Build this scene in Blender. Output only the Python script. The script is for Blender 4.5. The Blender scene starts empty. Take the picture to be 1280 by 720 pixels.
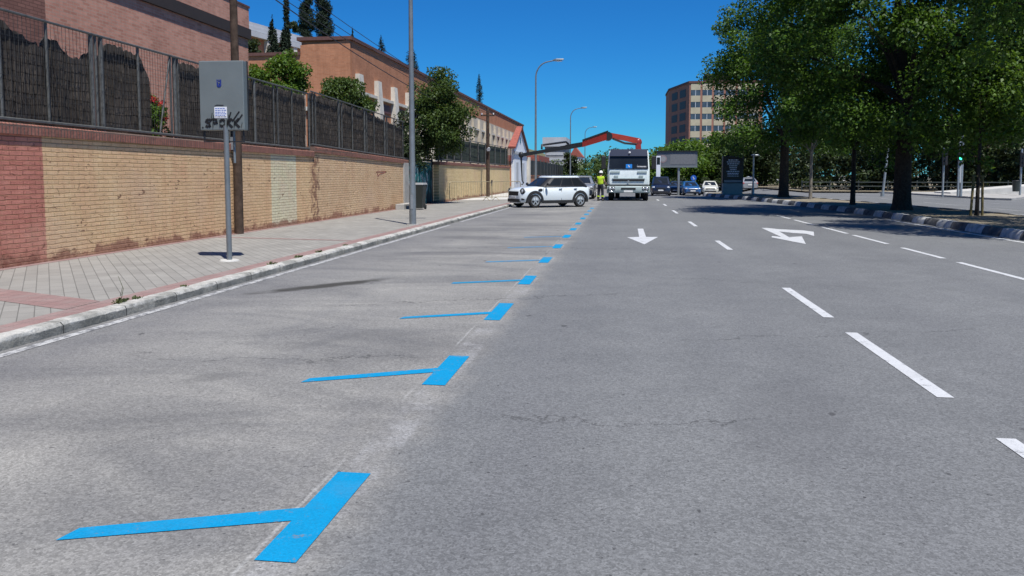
import bpy, bmesh, math, random
import numpy as np
from mathutils import Vector, Matrix

S = bpy.context.scene
COL = S.collection
R = math.radians

# ---------------------------------------------------------------- camera
FPX, PCX, PCY, EYE = 1000.0, 640.0, 297.0, 1.5
PITCH = math.atan((PCY - 219) / FPX)
YAW = math.atan((777 - 640) / FPX * math.cos(PITCH))
cam_d = bpy.data.cameras.new('camera')
cam = bpy.data.objects.new('camera', cam_d)
COL.objects.link(cam)
cam.location = (0, 0, EYE)
cam.rotation_euler = (R(90) - PITCH, 0, YAW)
cam_d.sensor_width = 36
cam_d.lens = FPX / 1280 * 36
cam_d.shift_y = -(360 - PCY) / 1280
cam_d.clip_start = 0.05
cam_d.clip_end = 3000
S.camera = cam

# ---------------------------------------------------------------- light
SUN_EL = R(65)
sun_h = Vector((0.55, -0.83, 0)).normalized()          # towards the sun, on plan
sun_dir = Vector((sun_h.x * math.cos(SUN_EL), sun_h.y * math.cos(SUN_EL), math.sin(SUN_EL)))
world = bpy.data.worlds.new('World')
S.world = world
world.use_nodes = True
wn = world.node_tree
sky = wn.nodes.new('ShaderNodeTexSky')
sky.sky_type = 'NISHITA'
sky.sun_disc = False
sky.sun_elevation = SUN_EL
sky.sun_rotation = math.atan2(sun_h.x, sun_h.y)
sky.altitude = 650
sky.air_density = 1.0
sky.dust_density = 0.0
sky.ozone_density = 4.0
hs = wn.nodes.new('ShaderNodeHueSaturation')
hs.inputs['Saturation'].default_value = 1.15
hs.inputs['Value'].default_value = 1.0
bg = wn.nodes['Background']
bg.inputs['Strength'].default_value = 0.085
wn.links.new(sky.outputs[0], hs.inputs['Color'])
tint = wn.nodes.new('ShaderNodeMix')
tint.data_type = 'RGBA'
tint.blend_type = 'MULTIPLY'
tint.inputs[0].default_value = 1.0
tint.inputs[7].default_value = (0.13, 0.56, 0.93, 1)
wn.links.new(hs.outputs[0], tint.inputs[6])
wn.links.new(tint.outputs[2], bg.inputs['Color'])
sun_d = bpy.data.lights.new('sun', 'SUN')
sun = bpy.data.objects.new('sun', sun_d)
COL.objects.link(sun)
sun_d.energy = 4.3
sun_d.angle = R(0.5)
sun_d.color = (1.0, 0.965, 0.90)
sun.rotation_euler = (-sun_dir).to_track_quat('-Z', 'Y').to_euler()
S.view_settings.view_transform = 'Standard'
S.view_settings.look = 'None'
S.view_settings.exposure = 0.45
S.view_settings.gamma = 1.0
S.view_settings.use_curve_mapping = False
S.render.engine = 'CYCLES'
S.cycles.max_bounces = 6
S.cycles.diffuse_bounces = 3
S.cycles.glossy_bounces = 3
S.cycles.transmission_bounces = 4
S.cycles.transparent_max_bounces = 6
S.cycles.use_denoising = True

# ------------------------------------------------- measuring from the photograph
def ray(px, py):
    x = (px - PCX) / FPX
    y = -(py - PCY) / FPX
    fy = math.cos(PITCH) + math.sin(PITCH) * y
    uz = -math.sin(PITCH) + math.cos(PITCH) * y
    return Vector((x * math.cos(YAW) - fy * math.sin(YAW), x * math.sin(YAW) + fy * math.cos(YAW), uz))
def G(px, py, z=0.0):
    r = ray(px, py)
    t = (z - EYE) / r.z
    return Vector((r.x * t, r.y * t, z))
def P(px, py, Y):
    r = ray(px, py)
    t = Y / r.y
    return Vector((r.x * t, Y, r.z * t + EYE))
def W(px, py, X):
    r = ray(px, py)
    t = X / r.x
    return Vector((X, r.y * t, r.z * t + EYE))

# ---------------------------------------------------------------- materials
class Mat:
    def __init__(s, name):
        s.m = bpy.data.materials.new(name)
        s.m.use_nodes = True
        s.nt = s.m.node_tree
        s.b = s.nt.nodes['Principled BSDF']
        s._tc = None
    def n(s, t, **kw):
        nd = s.nt.nodes.new('ShaderNode' + t)
        for k, v in kw.items():
            setattr(nd, k, v)
        return nd
    def put(s, sock, v):
        if isinstance(v, bpy.types.NodeSocket):
            s.nt.links.new(v, sock)
        elif isinstance(v, (tuple, list)) and len(v) == 3 and sock.type == 'RGBA':
            sock.default_value = (*v, 1)
        else:
            sock.default_value = v
    @property
    def co(s):
        if s._tc is None:
            s._tc = s.n('TexCoord').outputs['Object']
        return s._tc
    def map(s, v=None, scale=(1, 1, 1), loc=(0, 0, 0), rot=(0, 0, 0)):
        nd = s.n('Mapping')
        s.put(nd.inputs[0], v or s.co)
        nd.inputs['Location'].default_value = loc
        nd.inputs['Rotation'].default_value = rot
        nd.inputs['Scale'].default_value = scale
        return nd.outputs[0]
    def noise(s, scale, detail=4, rough=0.55, v=None, dist=0.0, col=False):
        nd = s.n('TexNoise')
        s.put(nd.inputs['Vector'], v or s.co)
        nd.inputs['Scale'].default_value = scale
        nd.inputs['Detail'].default_value = detail
        nd.inputs['Roughness'].default_value = rough
        nd.inputs['Distortion'].default_value = dist
        return nd.outputs[1 if col else 0]
    def voro(s, scale, out='Color', v=None, feature='F1'):
        nd = s.n('TexVoronoi', feature=feature)
        s.put(nd.inputs['Vector'], v or s.co)
        nd.inputs['Scale'].default_value = scale
        return nd.outputs[out]
    def ramp(s, f, stops, mode='LINEAR'):
        nd = s.n('ValToRGB')
        nd.color_ramp.interpolation = mode
        el = nd.color_ramp.elements
        while len(el) < len(stops):
            el.new(0.5)
        for e, (p, c) in zip(el, stops):
            e.position = p
            e.color = (c, c, c, 1) if isinstance(c, (int, float)) else (*c, 1)
        s.put(nd.inputs[0], f)
        return nd.outputs[0]
    def mix(s, f, a, b, mode='MIX'):
        nd = s.n('Mix', data_type='RGBA', blend_type=mode)
        s.put(nd.inputs[0], f)
        s.put(nd.inputs[6], a)
        s.put(nd.inputs[7], b)
        return nd.outputs[2]
    def op(s, o, a, b=0.0, c=0.0, clamp=False):
        nd = s.n('Math', operation=o, use_clamp=clamp)
        s.put(nd.inputs[0], a)
        s.put(nd.inputs[1], b)
        s.put(nd.inputs[2], c)
        return nd.outputs[0]
    def rng(s, v, a, b, c=0.0, d=1.0):
        nd = s.n('MapRange', interpolation_type='SMOOTHSTEP')
        s.put(nd.inputs[0], v)
        for i, q in enumerate((a, b, c, d)):
            nd.inputs[i + 1].default_value = q
        return nd.outputs[0]
    def sep(s, v=None):
        nd = s.n('SeparateXYZ')
        s.put(nd.inputs[0], v or s.co)
        return nd.outputs
    def comb(s, x, y, z=0.0):
        nd = s.n('CombineXYZ')
        s.put(nd.inputs[0], x)
        s.put(nd.inputs[1], y)
        s.put(nd.inputs[2], z)
        return nd.outputs[0]
    def brick(s, v, w, h, mortar=0.01, c1=(1, 1, 1), c2=(0.7, 0.7, 0.7), cm=(0.3, 0.3, 0.3), off=0.5):
        nd = s.n('TexBrick', offset=off)
        s.put(nd.inputs['Vector'], v)
        s.put(nd.inputs['Color1'], c1)
        s.put(nd.inputs['Color2'], c2)
        s.put(nd.inputs['Mortar'], cm)
        nd.inputs['Scale'].default_value = 1.0
        nd.inputs['Mortar Size'].default_value = mortar
        nd.inputs['Mortar Smooth'].default_value = 0.2
        nd.inputs['Brick Width'].default_value = w
        nd.inputs['Row Height'].default_value = h
        return nd.outputs[0], nd.outputs[1]
    def bump(s, h, strength=0.5, dist=0.01, chain=None):
        nd = s.n('Bump')
        s.put(nd.inputs['Height'], h)
        nd.inputs['Strength'].default_value = strength
        nd.inputs['Distance'].default_value = dist
        if chain:
            s.put(nd.inputs['Normal'], chain)
        return nd.outputs[0]
    def set(s, color=None, rough=None, metal=None, spec=None, normal=None, coat=None):
        for k, v in (('Base Color', color), ('Roughness', rough), ('Metallic', metal), ('Specular IOR Level', spec), ('Normal', normal), ('Coat Weight', coat)):
            if v is not None:
                s.put(s.b.inputs[k], v)
        return s.m

def plain(name, c, rough=0.5, metal=0.0, var=0.12, scale=6.0, spec=0.5, coat=None, bump=0.0):
    m = Mat(name)
    f = m.noise(scale, 5, 0.6)
    k0, k1 = 1 - var, 1 + var
    col = m.ramp(f, [(0.3, tuple(x * k0 for x in c)), (0.7, tuple(min(1, x * k1) for x in c))])
    m.set(col, rough, metal, spec, coat=coat)
    if bump:
        m.set(normal=m.bump(m.noise(scale * 8, 4), bump, 0.01))
    return m.m

def emit(name, c, st):
    m = Mat(name)
    m.set(c, 0.3)
    m.put(m.b.inputs['Emission Color'], c)
    m.b.inputs['Emission Strength'].default_value = st
    return m.m

MT = {}
MT['blue'] = None
def road_material():
    m = Mat('asphalt')
    X, Y, _ = m.sep()
    fine = m.noise(115, 3, 0.6)
    speck = m.voro(75)
    spk = m.sep(speck)[0]
    mid = m.noise(2.2, 6, 0.62)
    big = m.noise(0.33, 5, 0.6)
    lane = m.noise(1.0, 5, 0.6, v=m.map(scale=(1.3, 0.10, 1)))
    cross = m.noise(1.0, 6, 0.65, v=m.map(scale=(0.35, 0.8, 1), rot=(0, 0, R(-8))), dist=1.0)
    right = m.ramp(mid, [(0.25, (0.132, 0.137, 0.141)), (0.75, (0.174, 0.180, 0.184))])
    left = m.ramp(cross, [(0.30, (0.138, 0.137, 0.136)), (0.5, (0.232, 0.227, 0.214)), (0.70, (0.325, 0.315, 0.29))])
    edge = m.op('ADD', X, m.op('MULTIPLY', m.op('SUBTRACT', m.noise(1.6, 6, 0.65), 0.5), 0.5))
    isleft = m.rng(edge, -1.30, -0.98, 1.0, 0.0)
    c = m.mix(isleft, right, left)
    # greyer towards the gutter
    c = m.mix(m.op('MULTIPLY', m.rng(X, -3.2, -4.9, 0.0, 0.45), 1.0), c, (0.125, 0.125, 0.135))
    c = m.mix(0.30, c, m.ramp(big, [(0.3, (0.095, 0.095, 0.097)), (0.7, (0.205, 0.205, 0.20))]))
    c = m.mix(m.rng(lane, 0.5, 0.72, 0.0, 0.28), c, (0.118, 0.12, 0.13))
    # wheel tracks
    def band(x0, w):
        return m.op('SUBTRACT', 1.0, m.op('MINIMUM', m.op('DIVIDE', m.op('ABSOLUTE', m.op('SUBTRACT', X, x0)), w), 1.0))
    tracks = m.op('ADD', m.op('ADD', band(-0.45, 0.5), band(1.35, 0.5)), m.op('ADD', band(3.1, 0.5), band(4.9, 0.5)))
    c = m.mix(m.op('MULTIPLY', tracks, m.op('MULTIPLY', mid, 0.36)), c, (0.108, 0.11, 0.118))
    # ghost of the removed old line under the blue bars
    seam = m.op('MULTIPLY', m.rng(m.op('ABSOLUTE', m.op('ADD', X, 1.29)), 0.08, 0.12, 1.0, 0.0), m.rng(m.noise(3.0, 6, 0.75), 0.42, 0.68))
    c = m.mix(m.op('MULTIPLY', seam, 0.55), c, (0.31, 0.31, 0.315))
    lip = m.rng(m.op('ABSOLUTE', m.op('ADD', X, m.op('ADD', 1.435, m.op('MULTIPLY', m.op('SUBTRACT', mid, 0.5), 0.03)))), 0.004, 0.014, 1.0, 0.0)
    c = m.mix(m.op('MULTIPLY', lip, m.rng(m.noise(1.1, 3), 0.42, 0.6, 0, 0.5)), c, (0.36, 0.36, 0.35))
    # aggregate
    c = m.mix(0.45, c, m.ramp(fine, [(0.3, 0.22), (0.5, 0.5), (0.7, 0.78)]), 'OVERLAY')
    c = m.mix(0.32, c, m.ramp(spk, [(0.0, 0.15), (0.5, 0.5), (1.0, 0.88)]), 'OVERLAY')
    # dark pits and tar spots
    pit = m.op('MAXIMUM', m.rng(m.noise(24, 2, 0.5), 0.68, 0.73, 0.0, 0.7), m.rng(m.noise(48, 2, 0.5), 0.70, 0.75, 0.0, 0.6))
    c = m.mix(pit, c, (0.04, 0.04, 0.042))
    d = m.voro(1.15, 'Distance', v=m.map(scale=(1.6, 0.9, 1), rot=(0, 0, 0.3)))
    spot = m.op('MULTIPLY', m.rng(m.op('ADD', d, m.op('MULTIPLY', m.noise(14, 3), 0.12)), 0.09, 0.125, 1.0, 0.0), m.rng(m.sep(m.voro(1.15, 'Color', v=m.map(scale=(1.6, 0.9, 1), rot=(0, 0, 0.3))))[0], 0.55, 0.6, 0.0, 0.75))
    c = m.mix(spot, c, (0.05, 0.05, 0.052))
    # oil smear in the parking lane
    def smear(cx, cy, ang, lx, ly, amt, colr):
        nonlocal c
        v = m.map(scale=(1 / lx, 1 / ly, 1))
        q = m.n('Mapping', vector_type='TEXTURE')
        m.put(q.inputs[0], m.co)
        q.inputs['Location'].default_value = (cx, cy, 0)
        q.inputs['Rotation'].default_value = (0, 0, ang)
        q.inputs['Scale'].default_value = (lx, ly, 1)
        ln = m.n('VectorMath', operation='LENGTH')
        m.put(ln.inputs[0], q.outputs[0])
        w = m.op('ADD', ln.outputs['Value'], m.op('MULTIPLY', m.op('SUBTRACT', m.noise(3.5, 5), 0.5), 0.9))
        c = m.mix(m.rng(w, 0.35, 1.0, amt, 0.0), c, colr)
    smear(-3.95, 10.4, R(53), 1.35, 0.24, 0.95, (0.045, 0.043, 0.038))
    smear(-2.6, 6.9, R(62), 0.85, 0.12, 0.3, (0.11, 0.11, 0.11))
    smear(-3.0, 5.5, R(40), 0.3, 0.16, 0.35, (0.09, 0.09, 0.09))
    smear(-3.3, 15.0, R(5), 1.2, 0.5, 0.45, (0.09, 0.09, 0.095))
    smear(-3.6, 19.0, R(3), 1.3, 0.8, 0.5, (0.085, 0.085, 0.09))
    smear(-3.0, 24.0, R(0), 1.6, 1.1, 0.45, (0.09, 0.09, 0.095))
    smear(-3.5, 30.0, R(0), 1.4, 1.3, 0.4, (0.09, 0.09, 0.095))
    smear(1.0, 5.0, R(75), 1.4, 0.5, 0.22, (0.09, 0.09, 0.095))
    # transverse cracks: y = a + b x + wander
    wn1 = m.op('MULTIPLY', m.op('SUBTRACT', m.noise(1.3, 6, 0.65), 0.5), 1.3)
    wn2 = m.op('MULTIPLY', m.op('SUBTRACT', m.noise(9.0, 4, 0.6), 0.5), 0.06)
    yy = m.op('ADD', Y, m.op('ADD', wn1, wn2))
    tot = None
    for (a, b, x0, x1, w) in [(10.15, 0.42, -3.6, 0.2, 0.016), (6.33, 0.07, -4.2, -1.45, 0.013), (4.85, 0.05, -0.9, 1.1, 0.010), (12.1, -0.3, 0.3, 3.3, 0.012), (7.1, 0.35, 0.3, 3.6, 0.009),
                              (16.5, 0.1, -4.5, 3.0, 0.014), (21.5, -0.05, -4.9, 5.0, 0.016), (3.3, -0.2, 1.3, 4.0, 0.008)]:
        dd = m.op('ABSOLUTE', m.op('SUBTRACT', yy, m.op('ADD', m.op('MULTIPLY', X, b), a)))
        k = m.op('MULTIPLY', m.rng(dd, w * 0.5, w * 1.7, 1.0, 0.0), m.op('MULTIPLY', m.rng(X, x0, x0 + 0.3), m.rng(X, x1 - 0.3, x1, 1.0, 0.0)))
        tot = k if tot is None else m.op('MAXIMUM', tot, k)
    tot = m.op('MULTIPLY', tot, m.rng(m.noise(2.7, 3), 0.3, 0.55, 0.15, 0.62))
    c = m.mix(tot, c, (0.045, 0.045, 0.045))
    nrm = m.bump(m.op('ADD', fine, m.op('MULTIPLY', spk, 0.6)), 0.35, 0.006)
    return m.set(c, m.ramp(mid, [(0.3, 0.78), (0.7, 0.92)]), 0, 0.3, nrm)
MT['road'] = road_material()

def paint(name, c, wear, under=(0.17, 0.17, 0.175)):
    m = Mat(name)
    w = m.op('ADD', m.op('MULTIPLY', m.noise(9, 6, 0.7), 0.7), m.op('MULTIPLY', m.noise(120, 3, 0.6), 0.3))
    tone = m.ramp(m.noise(5, 4), [(0.3, tuple(x * 0.93 for x in c)), (0.7, c)])
    tone = m.mix(0.30, tone, m.ramp(m.noise(95, 4, 0.65), [(0.3, 0.22), (0.7, 0.72)]), 'OVERLAY')
    tone = m.mix(m.rng(m.noise(1.7, 5, 0.65), 0.5, 0.75, 0.0, 0.22), tone, under)
    col = m.mix(m.rng(w, wear, wear + 0.10, 0.0, 1.0), tone, under)
    return m.set(col, 0.6, 0, 0.35, m.bump(m.noise(95, 4), 0.5, 0.006))
MT['blue'] = paint('blue_paint', (0.0, 0.255, 0.50), 0.56)
MT['white'] = paint('white_paint', (0.56, 0.57, 0.58), 0.545)
MT['oldwhite'] = paint('worn_white_paint', (0.50, 0.50, 0.49), 0.46)
MT['fadeblue'] = paint('thin_blue_paint', (0.03, 0.26, 0.50), 0.50, (0.19, 0.195, 0.2))

def paver_material():
    m = Mat('pavement_blocks')
    v = m.map(rot=(0, 0, R(52)))
    wob = m.n('VectorMath', operation='ADD')
    m.put(wob.inputs[0], v)
    m.put(wob.inputs[1], m.ramp(m.noise(7, 2, col=True), [(0, -0.004), (1, 0.004)]))
    bc, bf = m.brick(v, 0.42, 0.145, 0.0055, (0.285, 0.275, 0.252), (0.25, 0.24, 0.22), (0.145, 0.14, 0.128))
    n1 = m.noise(1.4, 6, 0.65)
    c = m.mix(0.5, bc, m.ramp(n1, [(0.3, 0.36), (0.7, 0.62)]), 'OVERLAY')
    c = m.mix(m.rng(m.noise(0.7, 5, 0.7), 0.5, 0.75, 0, 0.4), c, (0.23, 0.22, 0.20))
    c = m.mix(0.25, c, m.ramp(m.noise(80, 3), [(0.3, 0.3), (0.7, 0.7)]), 'OVERLAY')
    pit = m.rng(m.noise(13, 2), 0.73, 0.78, 0, 0.5)
    c = m.mix(pit, c, (0.12, 0.11, 0.1))
    return m.set(c, 0.9, 0, 0.25, m.bump(m.op('SUBTRACT', n1, m.op('MULTIPLY', bf, 0.7)), 0.5, 0.008))
MT['paver'] = paver_material()

def red_tile():
    m = Mat('red_pavement_tiles')
    bc, bf = m.brick(m.map(rot=(0, 0, R(90))), 0.20, 0.20, 0.006, (0.285, 0.185, 0.172), (0.245, 0.155, 0.145), (0.15, 0.11, 0.10), 0.0)
    c = m.mix(m.rng(m.noise(2.2, 6, 0.7), 0.4, 0.75, 0, 0.6), bc, (0.28, 0.24, 0.225))
    c = m.mix(0.35, c, m.ramp(m.noise(60, 3), [(0.3, 0.3), (0.7, 0.7)]), 'OVERLAY')
    return m.set(c, 0.9, 0, 0.25, m.bump(bf, -0.3, 0.006))
MT['redtile'] = red_tile()

def granite():
    m = Mat('kerb_stone')
    _, Y, Z = m.sep()
    j = m.op('ABSOLUTE', m.op('SUBTRACT', m.op('FRACT', m.op('DIVIDE', Y, 0.98)), 0.5))
    c = m.ramp(m.noise(5, 7, 0.72), [(0.25, (0.27, 0.265, 0.24)), (0.5, (0.47, 0.46, 0.425)), (0.75, (0.60, 0.59, 0.55))])
    c = m.mix(m.rng(m.noise(2.1, 6, 0.7), 0.45, 0.62, 0, 0.65), c, (0.145, 0.145, 0.13))
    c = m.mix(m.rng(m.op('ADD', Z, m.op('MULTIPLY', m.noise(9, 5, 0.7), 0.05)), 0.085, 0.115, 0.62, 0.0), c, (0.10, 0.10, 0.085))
    c = m.mix(m.rng(j, 0.488, 0.496), c, (0.06, 0.06, 0.055))
    c = m.mix(0.4, c, m.ramp(m.noise(70, 4), [(0.3, 0.25), (0.7, 0.75)]), 'OVERLAY')
    return m.set(c, 0.9, 0, 0.25, m.bump(m.noise(26, 6, 0.7), 0.8, 0.02))
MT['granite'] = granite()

def brick_wall(name, zones, w, h, mortar, c1, c2, cm, axis='Y', dirt=True, bumpk=0.6, bumpd=0.012):
    """zones: list of (from, to, colour1, colour2) along the wall axis"""
    m = Mat(name)
    X, Y, Z = m.sep()
    a = Y if axis == 'Y' else X
    v = m.comb(a, Z)
    v2 = m.n('VectorMath', operation='ADD')
    wob = m.n('VectorMath', operation='SCALE')
    m.put(wob.inputs[0], m.noise(9, 3, col=True))
    wob.inputs[3].default_value = 0.012
    m.put(v2.inputs[0], v)
    m.put(v2.inputs[1], wob.outputs[0])
    bc, bf = m.brick(v2.outputs[0], w, h, mortar, c1, c2, cm)
    c = bc
    for (y0, y1, d1, d2) in zones:
        bz, _ = m.brick(v2.outputs[0], w, h, mortar, d1, d2, tuple(q * 0.72 for q in d2))
        e = m.op('ADD', a, m.op('MULTIPLY', m.op('SUBTRACT', m.noise(14, 3), 0.5), 0.06))
        k = m.op('MULTIPLY', m.rng(e, y0 - 0.012, y0 + 0.012), m.rng(e, y1 - 0.012, y1 + 0.012, 1, 0))
        c = m.mix(k, c, bz)
    n1 = m.noise(1.1, 7, 0.65)
    c = m.mix(0.42, c, m.ramp(n1, [(0.3, 0.33), (0.7, 0.66)]), 'OVERLAY')
    c = m.mix(0.3, c, m.ramp(m.noise(1.0, 6, 0.7, v=m.map(scale=(6, 6, 0.5))), [(0.3, 0.33), (0.7, 0.66)]), 'OVERLAY')
    c = m.mix(0.28, c, m.ramp(m.noise(45, 4), [(0.3, 0.3), (0.7, 0.7)]), 'OVERLAY')
    return m, c, bf, n1, X, Y, Z, a

def painted_wall():
    zs = [(-60, 11.75, (0.58, 0.235, 0.175), (0.49, 0.185, 0.135)),
          (20.2, 21.85, (0.77, 0.71, 0.49), (0.72, 0.66, 0.45)),
          (23.4, 34.5, (0.72, 0.50, 0.31), (0.66, 0.45, 0.265)),
          (34.5, 70.0, (0.76, 0.60, 0.34), (0.70, 0.54, 0.29))]
    m, c, bf, n1, X, Y, Z, a = brick_wall('painted_brick', zs, 0.26, 0.075, 0.010, (0.75, 0.505, 0.295), (0.68, 0.45, 0.255), (0.56, 0.37, 0.20))
    # thick paint blurs the upright joints; the bed joints stay as ragged grooves
    zr = m.op('ABSOLUTE', m.op('SUBTRACT', m.op('FRACT', m.op('ADD', m.op('DIVIDE', Z, 0.075), m.op('MULTIPLY', m.op('SUBTRACT', m.noise(2.0, 4, v=m.map(scale=(1, 4, 1))), 0.5), 0.55))), 0.5))
    bed = m.op('MULTIPLY', m.rng(zr, 0.36, 0.48), m.rng(m.noise(3.5, 4, 0.7, v=m.map(scale=(1, 1, 3))), 0.35, 0.6, 0.25, 1.0))
    c = m.mix(m.op('MULTIPLY', bed, 0.55), c, (0.33, 0.215, 0.12))
    # pinkish repaint clouds
    c = m.mix(m.rng(m.noise(0.55, 5, 0.65), 0.48, 0.70, 0, 0.45), c, (0.56, 0.36, 0.255))
    # peeled foot of the wall and peeled joint between the two lengths
    zz = m.op('ADD', Z, m.op('MULTIPLY', m.op('SUBTRACT', m.noise(2.2, 6, 0.7), 0.5), 0.85))
    foot = m.rng(zz, 0.16, 0.30, 0.85, 0.0)
    c = m.mix(foot, c, m.ramp(m.noise(12, 5), [(0.3, (0.19, 0.075, 0.05)), (0.7, (0.36, 0.19, 0.13))]))
    ya = m.op('ABSOLUTE', m.op('SUBTRACT', m.op('ADD', Y, m.op('MULTIPLY', m.op('SUBTRACT', m.noise(3.5, 5, 0.7), 0.5), 1.7)), 23.25))
    jn = m.op('MULTIPLY', m.rng(ya, 0.15, 0.34, 0.85, 0.0), m.rng(m.noise(5, 5, 0.7), 0.38, 0.55))
    c = m.mix(jn, c, (0.20, 0.10, 0.07))
    # chips
    chip = m.rng(m.noise(4.6, 6, 0.62, v=m.map(scale=(1, 1, 2.0), rot=(R(18), 0, 0)), dist=1.1), 0.638, 0.668)
    c = m.mix(m.op('MULTIPLY', chip, 0.8), c, (0.20, 0.095, 0.06))
    run = m.rng(m.noise(1.0, 5, 0.7, v=m.map(scale=(1, 1.6, 0.12))), 0.62, 0.74, 0, 0.45)
    c = m.mix(run, c, (0.30, 0.19, 0.11))
    h = m.op('SUBTRACT', m.op('MULTIPLY', m.noise(13, 6, 0.72), 1.1), m.op('ADD', m.op('MULTIPLY', bed, 0.9), m.op('ADD', m.op('MULTIPLY', bf, 0.35), m.op('MULTIPLY', chip, 0.9))))
    return m.set(c, 0.85, 0, 0.25, m.bump(h, 0.85, 0.018))
MT['painted'] = painted_wall()

def coping_mat():
    m = Mat('coping_brick')
    X, Y, Z = m.sep()
    bc, bf = m.brick(m.comb(Y, m.op('ADD', Z, X)), 0.075, 0.30, 0.012, (0.36, 0.155, 0.115), (0.28, 0.115, 0.085), (0.16, 0.11, 0.09), 0.0)
    c = m.mix(m.rng(m.noise(3, 6, 0.7), 0.4, 0.75, 0, 0.7), bc, (0.135, 0.09, 0.075))
    return m.set(c, 0.9, 0, 0.2, m.bump(m.op('SUBTRACT', m.noise(14, 5), bf), 0.7, 0.015))
MT['coping'] = coping_mat()

def facade_pink():
    zs = [(-60, 18.2, (0.27, 0.135, 0.105), (0.21, 0.105, 0.083))]
    m, c, bf, n1, *_ = brick_wall('pink_brown_brick', zs, 0.26, 0.085, 0.012, (0.61, 0.31, 0.225), (0.46, 0.21, 0.148), (0.49, 0.32, 0.245))
    return m.set(c, 0.9, 0, 0.2, m.bump(bf, -0.4, 0.01))
MT['pinkbrick'] = facade_pink()
def facade_orange(name, axis):
    m, c, bf, n1, *_ = brick_wall(name, [], 0.26, 0.085, 0.010, (0.49, 0.215, 0.115), (0.41, 0.17, 0.088), (0.39, 0.22, 0.14), axis)
    return m.set(c, 0.9, 0, 0.2)
MT['orangebrick'] = facade_orange('orange_brick', 'Y')
MT['orangebrick_end'] = facade_orange('orange_brick_end', 'X')
def tower_brick():
    m, c, bf, n1, *_ = brick_wall('tower_brick', [], 0.26, 0.085, 0.010, (0.36, 0.17, 0.12), (0.31, 0.14, 0.10), (0.30, 0.18, 0.14), 'X')
    return m.set(c, 0.9, 0, 0.2)
MT['towerbrick'] = tower_brick()

MT['cream'] = plain('cream_render', (0.50, 0.44, 0.35), 0.9, var=0.25, scale=0.8, spec=0.2, bump=0.2)
MT['creamlight'] = plain('pale_concrete', (0.60, 0.57, 0.50), 0.9, var=0.18, scale=1.5, spec=0.2)
MT['towercream'] = plain('cream_panels', (0.46, 0.41, 0.29), 0.85, var=0.15, scale=0.5, spec=0.2)
MT['concrete'] = plain('concrete', (0.36, 0.35, 0.33), 0.9, var=0.2, scale=2, spec=0.2, bump=0.2)
MT['whitewall'] = plain('white_wall', (0.68, 0.72, 0.77), 0.85, var=0.10, scale=1.2, spec=0.2)
MT['greywall'] = plain('grey_cladding', (0.27, 0.275, 0.28), 0.7, var=0.12, scale=0.6)
MT['greyband'] = plain('pale_grey_cladding', (0.46, 0.48, 0.50), 0.6, var=0.1, scale=0.6)
MT['redroof'] = plain('red_roof_tiles', (0.30, 0.085, 0.06), 0.85, var=0.25, scale=5)
MT['darkcoping'] = plain('dark_red_coping', (0.12, 0.055, 0.045), 0.8, var=0.2)
MT['eave'] = plain('dark_eave', (0.035, 0.026, 0.024), 0.8)
MT['glassdark'] = plain('window_glass', (0.016, 0.02, 0.025), 0.08, var=0.3, scale=0.7, spec=0.28)
MT['pane'] = plain('building_pane', (0.06, 0.08, 0.10), 0.12, var=0.5, scale=0.5)
MT['shutter'] = plain('dark_red_shutter', (0.10, 0.035, 0.035), 0.6)
MT['galv'] = plain('galvanised_steel', (0.33, 0.36, 0.375), 0.45, 0.55, 0.15, 9)
MT['polegrey'] = plain('grey_painted_steel', (0.19, 0.212, 0.225), 0.45, 0.3, 0.14, 5)
MT['fencemetal'] = plain('weathered_fence_steel', (0.105, 0.108, 0.105), 0.6, 0.3, 0.3, 12)
MT['wire'] = plain('dark_fence_wire', (0.07, 0.07, 0.068), 0.6, 0.4, 0.3, 12)
MT['darkrail'] = plain('dull_green_grey_rail', (0.045, 0.055, 0.05), 0.6)
MT['darkmetal'] = plain('dark_steel', (0.028, 0.030, 0.034), 0.45, 0.3)
MT['black'] = plain('black_plastic', (0.018, 0.018, 0.019), 0.55)
MT['rubber'] = plain('tyre_rubber', (0.016, 0.016, 0.016), 0.85)
MT['alloy'] = plain('wheel_alloy', (0.58, 0.59, 0.60), 0.35, 0.7)
MT['chrome'] = plain('chrome', (0.7, 0.7, 0.7), 0.15, 0.9)
MT['lens'] = plain('headlamp_lens', (0.52, 0.55, 0.58), 0.12, 0.3, 0.4, 20)
MT['redlens'] = plain('tail_lens', (0.35, 0.02, 0.02), 0.2)
MT['plate'] = plain('number_plate', (0.72, 0.72, 0.70), 0.5)
MT['wood'] = plain('old_pole_wood', (0.070, 0.048, 0.036), 0.9, var=0.4, scale=8, spec=0.2, bump=0.6)
MT['stake'] = plain('stake_wood', (0.15, 0.12, 0.05), 0.9, var=0.3, scale=10, spec=0.2)
MT['palebark'] = plain('pale_bark', (0.19, 0.17, 0.14), 0.95, var=0.3, scale=12, spec=0.15)
MT['bark'] = plain('tree_bark', (0.045, 0.036, 0.028), 0.95, var=0.5, scale=14, spec=0.15, bump=0.9)
MT['graffiti'] = plain('black_spray', (0.008, 0.008, 0.009), 0.6)
MT['scribble'] = plain('faded_red_spray', (0.36, 0.13, 0.09), 0.8, var=0.3)
MT['sticker'] = plain('white_sticker', (0.74, 0.75, 0.78), 0.5, var=0.04)
MT['stickerblue'] = plain('blue_print', (0.08, 0.16, 0.48), 0.6)
MT['stickerdark'] = plain('dark_print', (0.04, 0.04, 0.07), 0.6)
MT['cityblue'] = plain('emblem_blue', (0.018, 0.035, 0.22), 0.4)
MT['signgrey'] = plain('sign_back_grey', (0.185, 0.212, 0.210), 0.5, 0.25, 0.06, 3)
MT['hivis'] = plain('hi_vis_yellow', (0.48, 0.66, 0.03), 0.8, var=0.1, scale=8)
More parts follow.
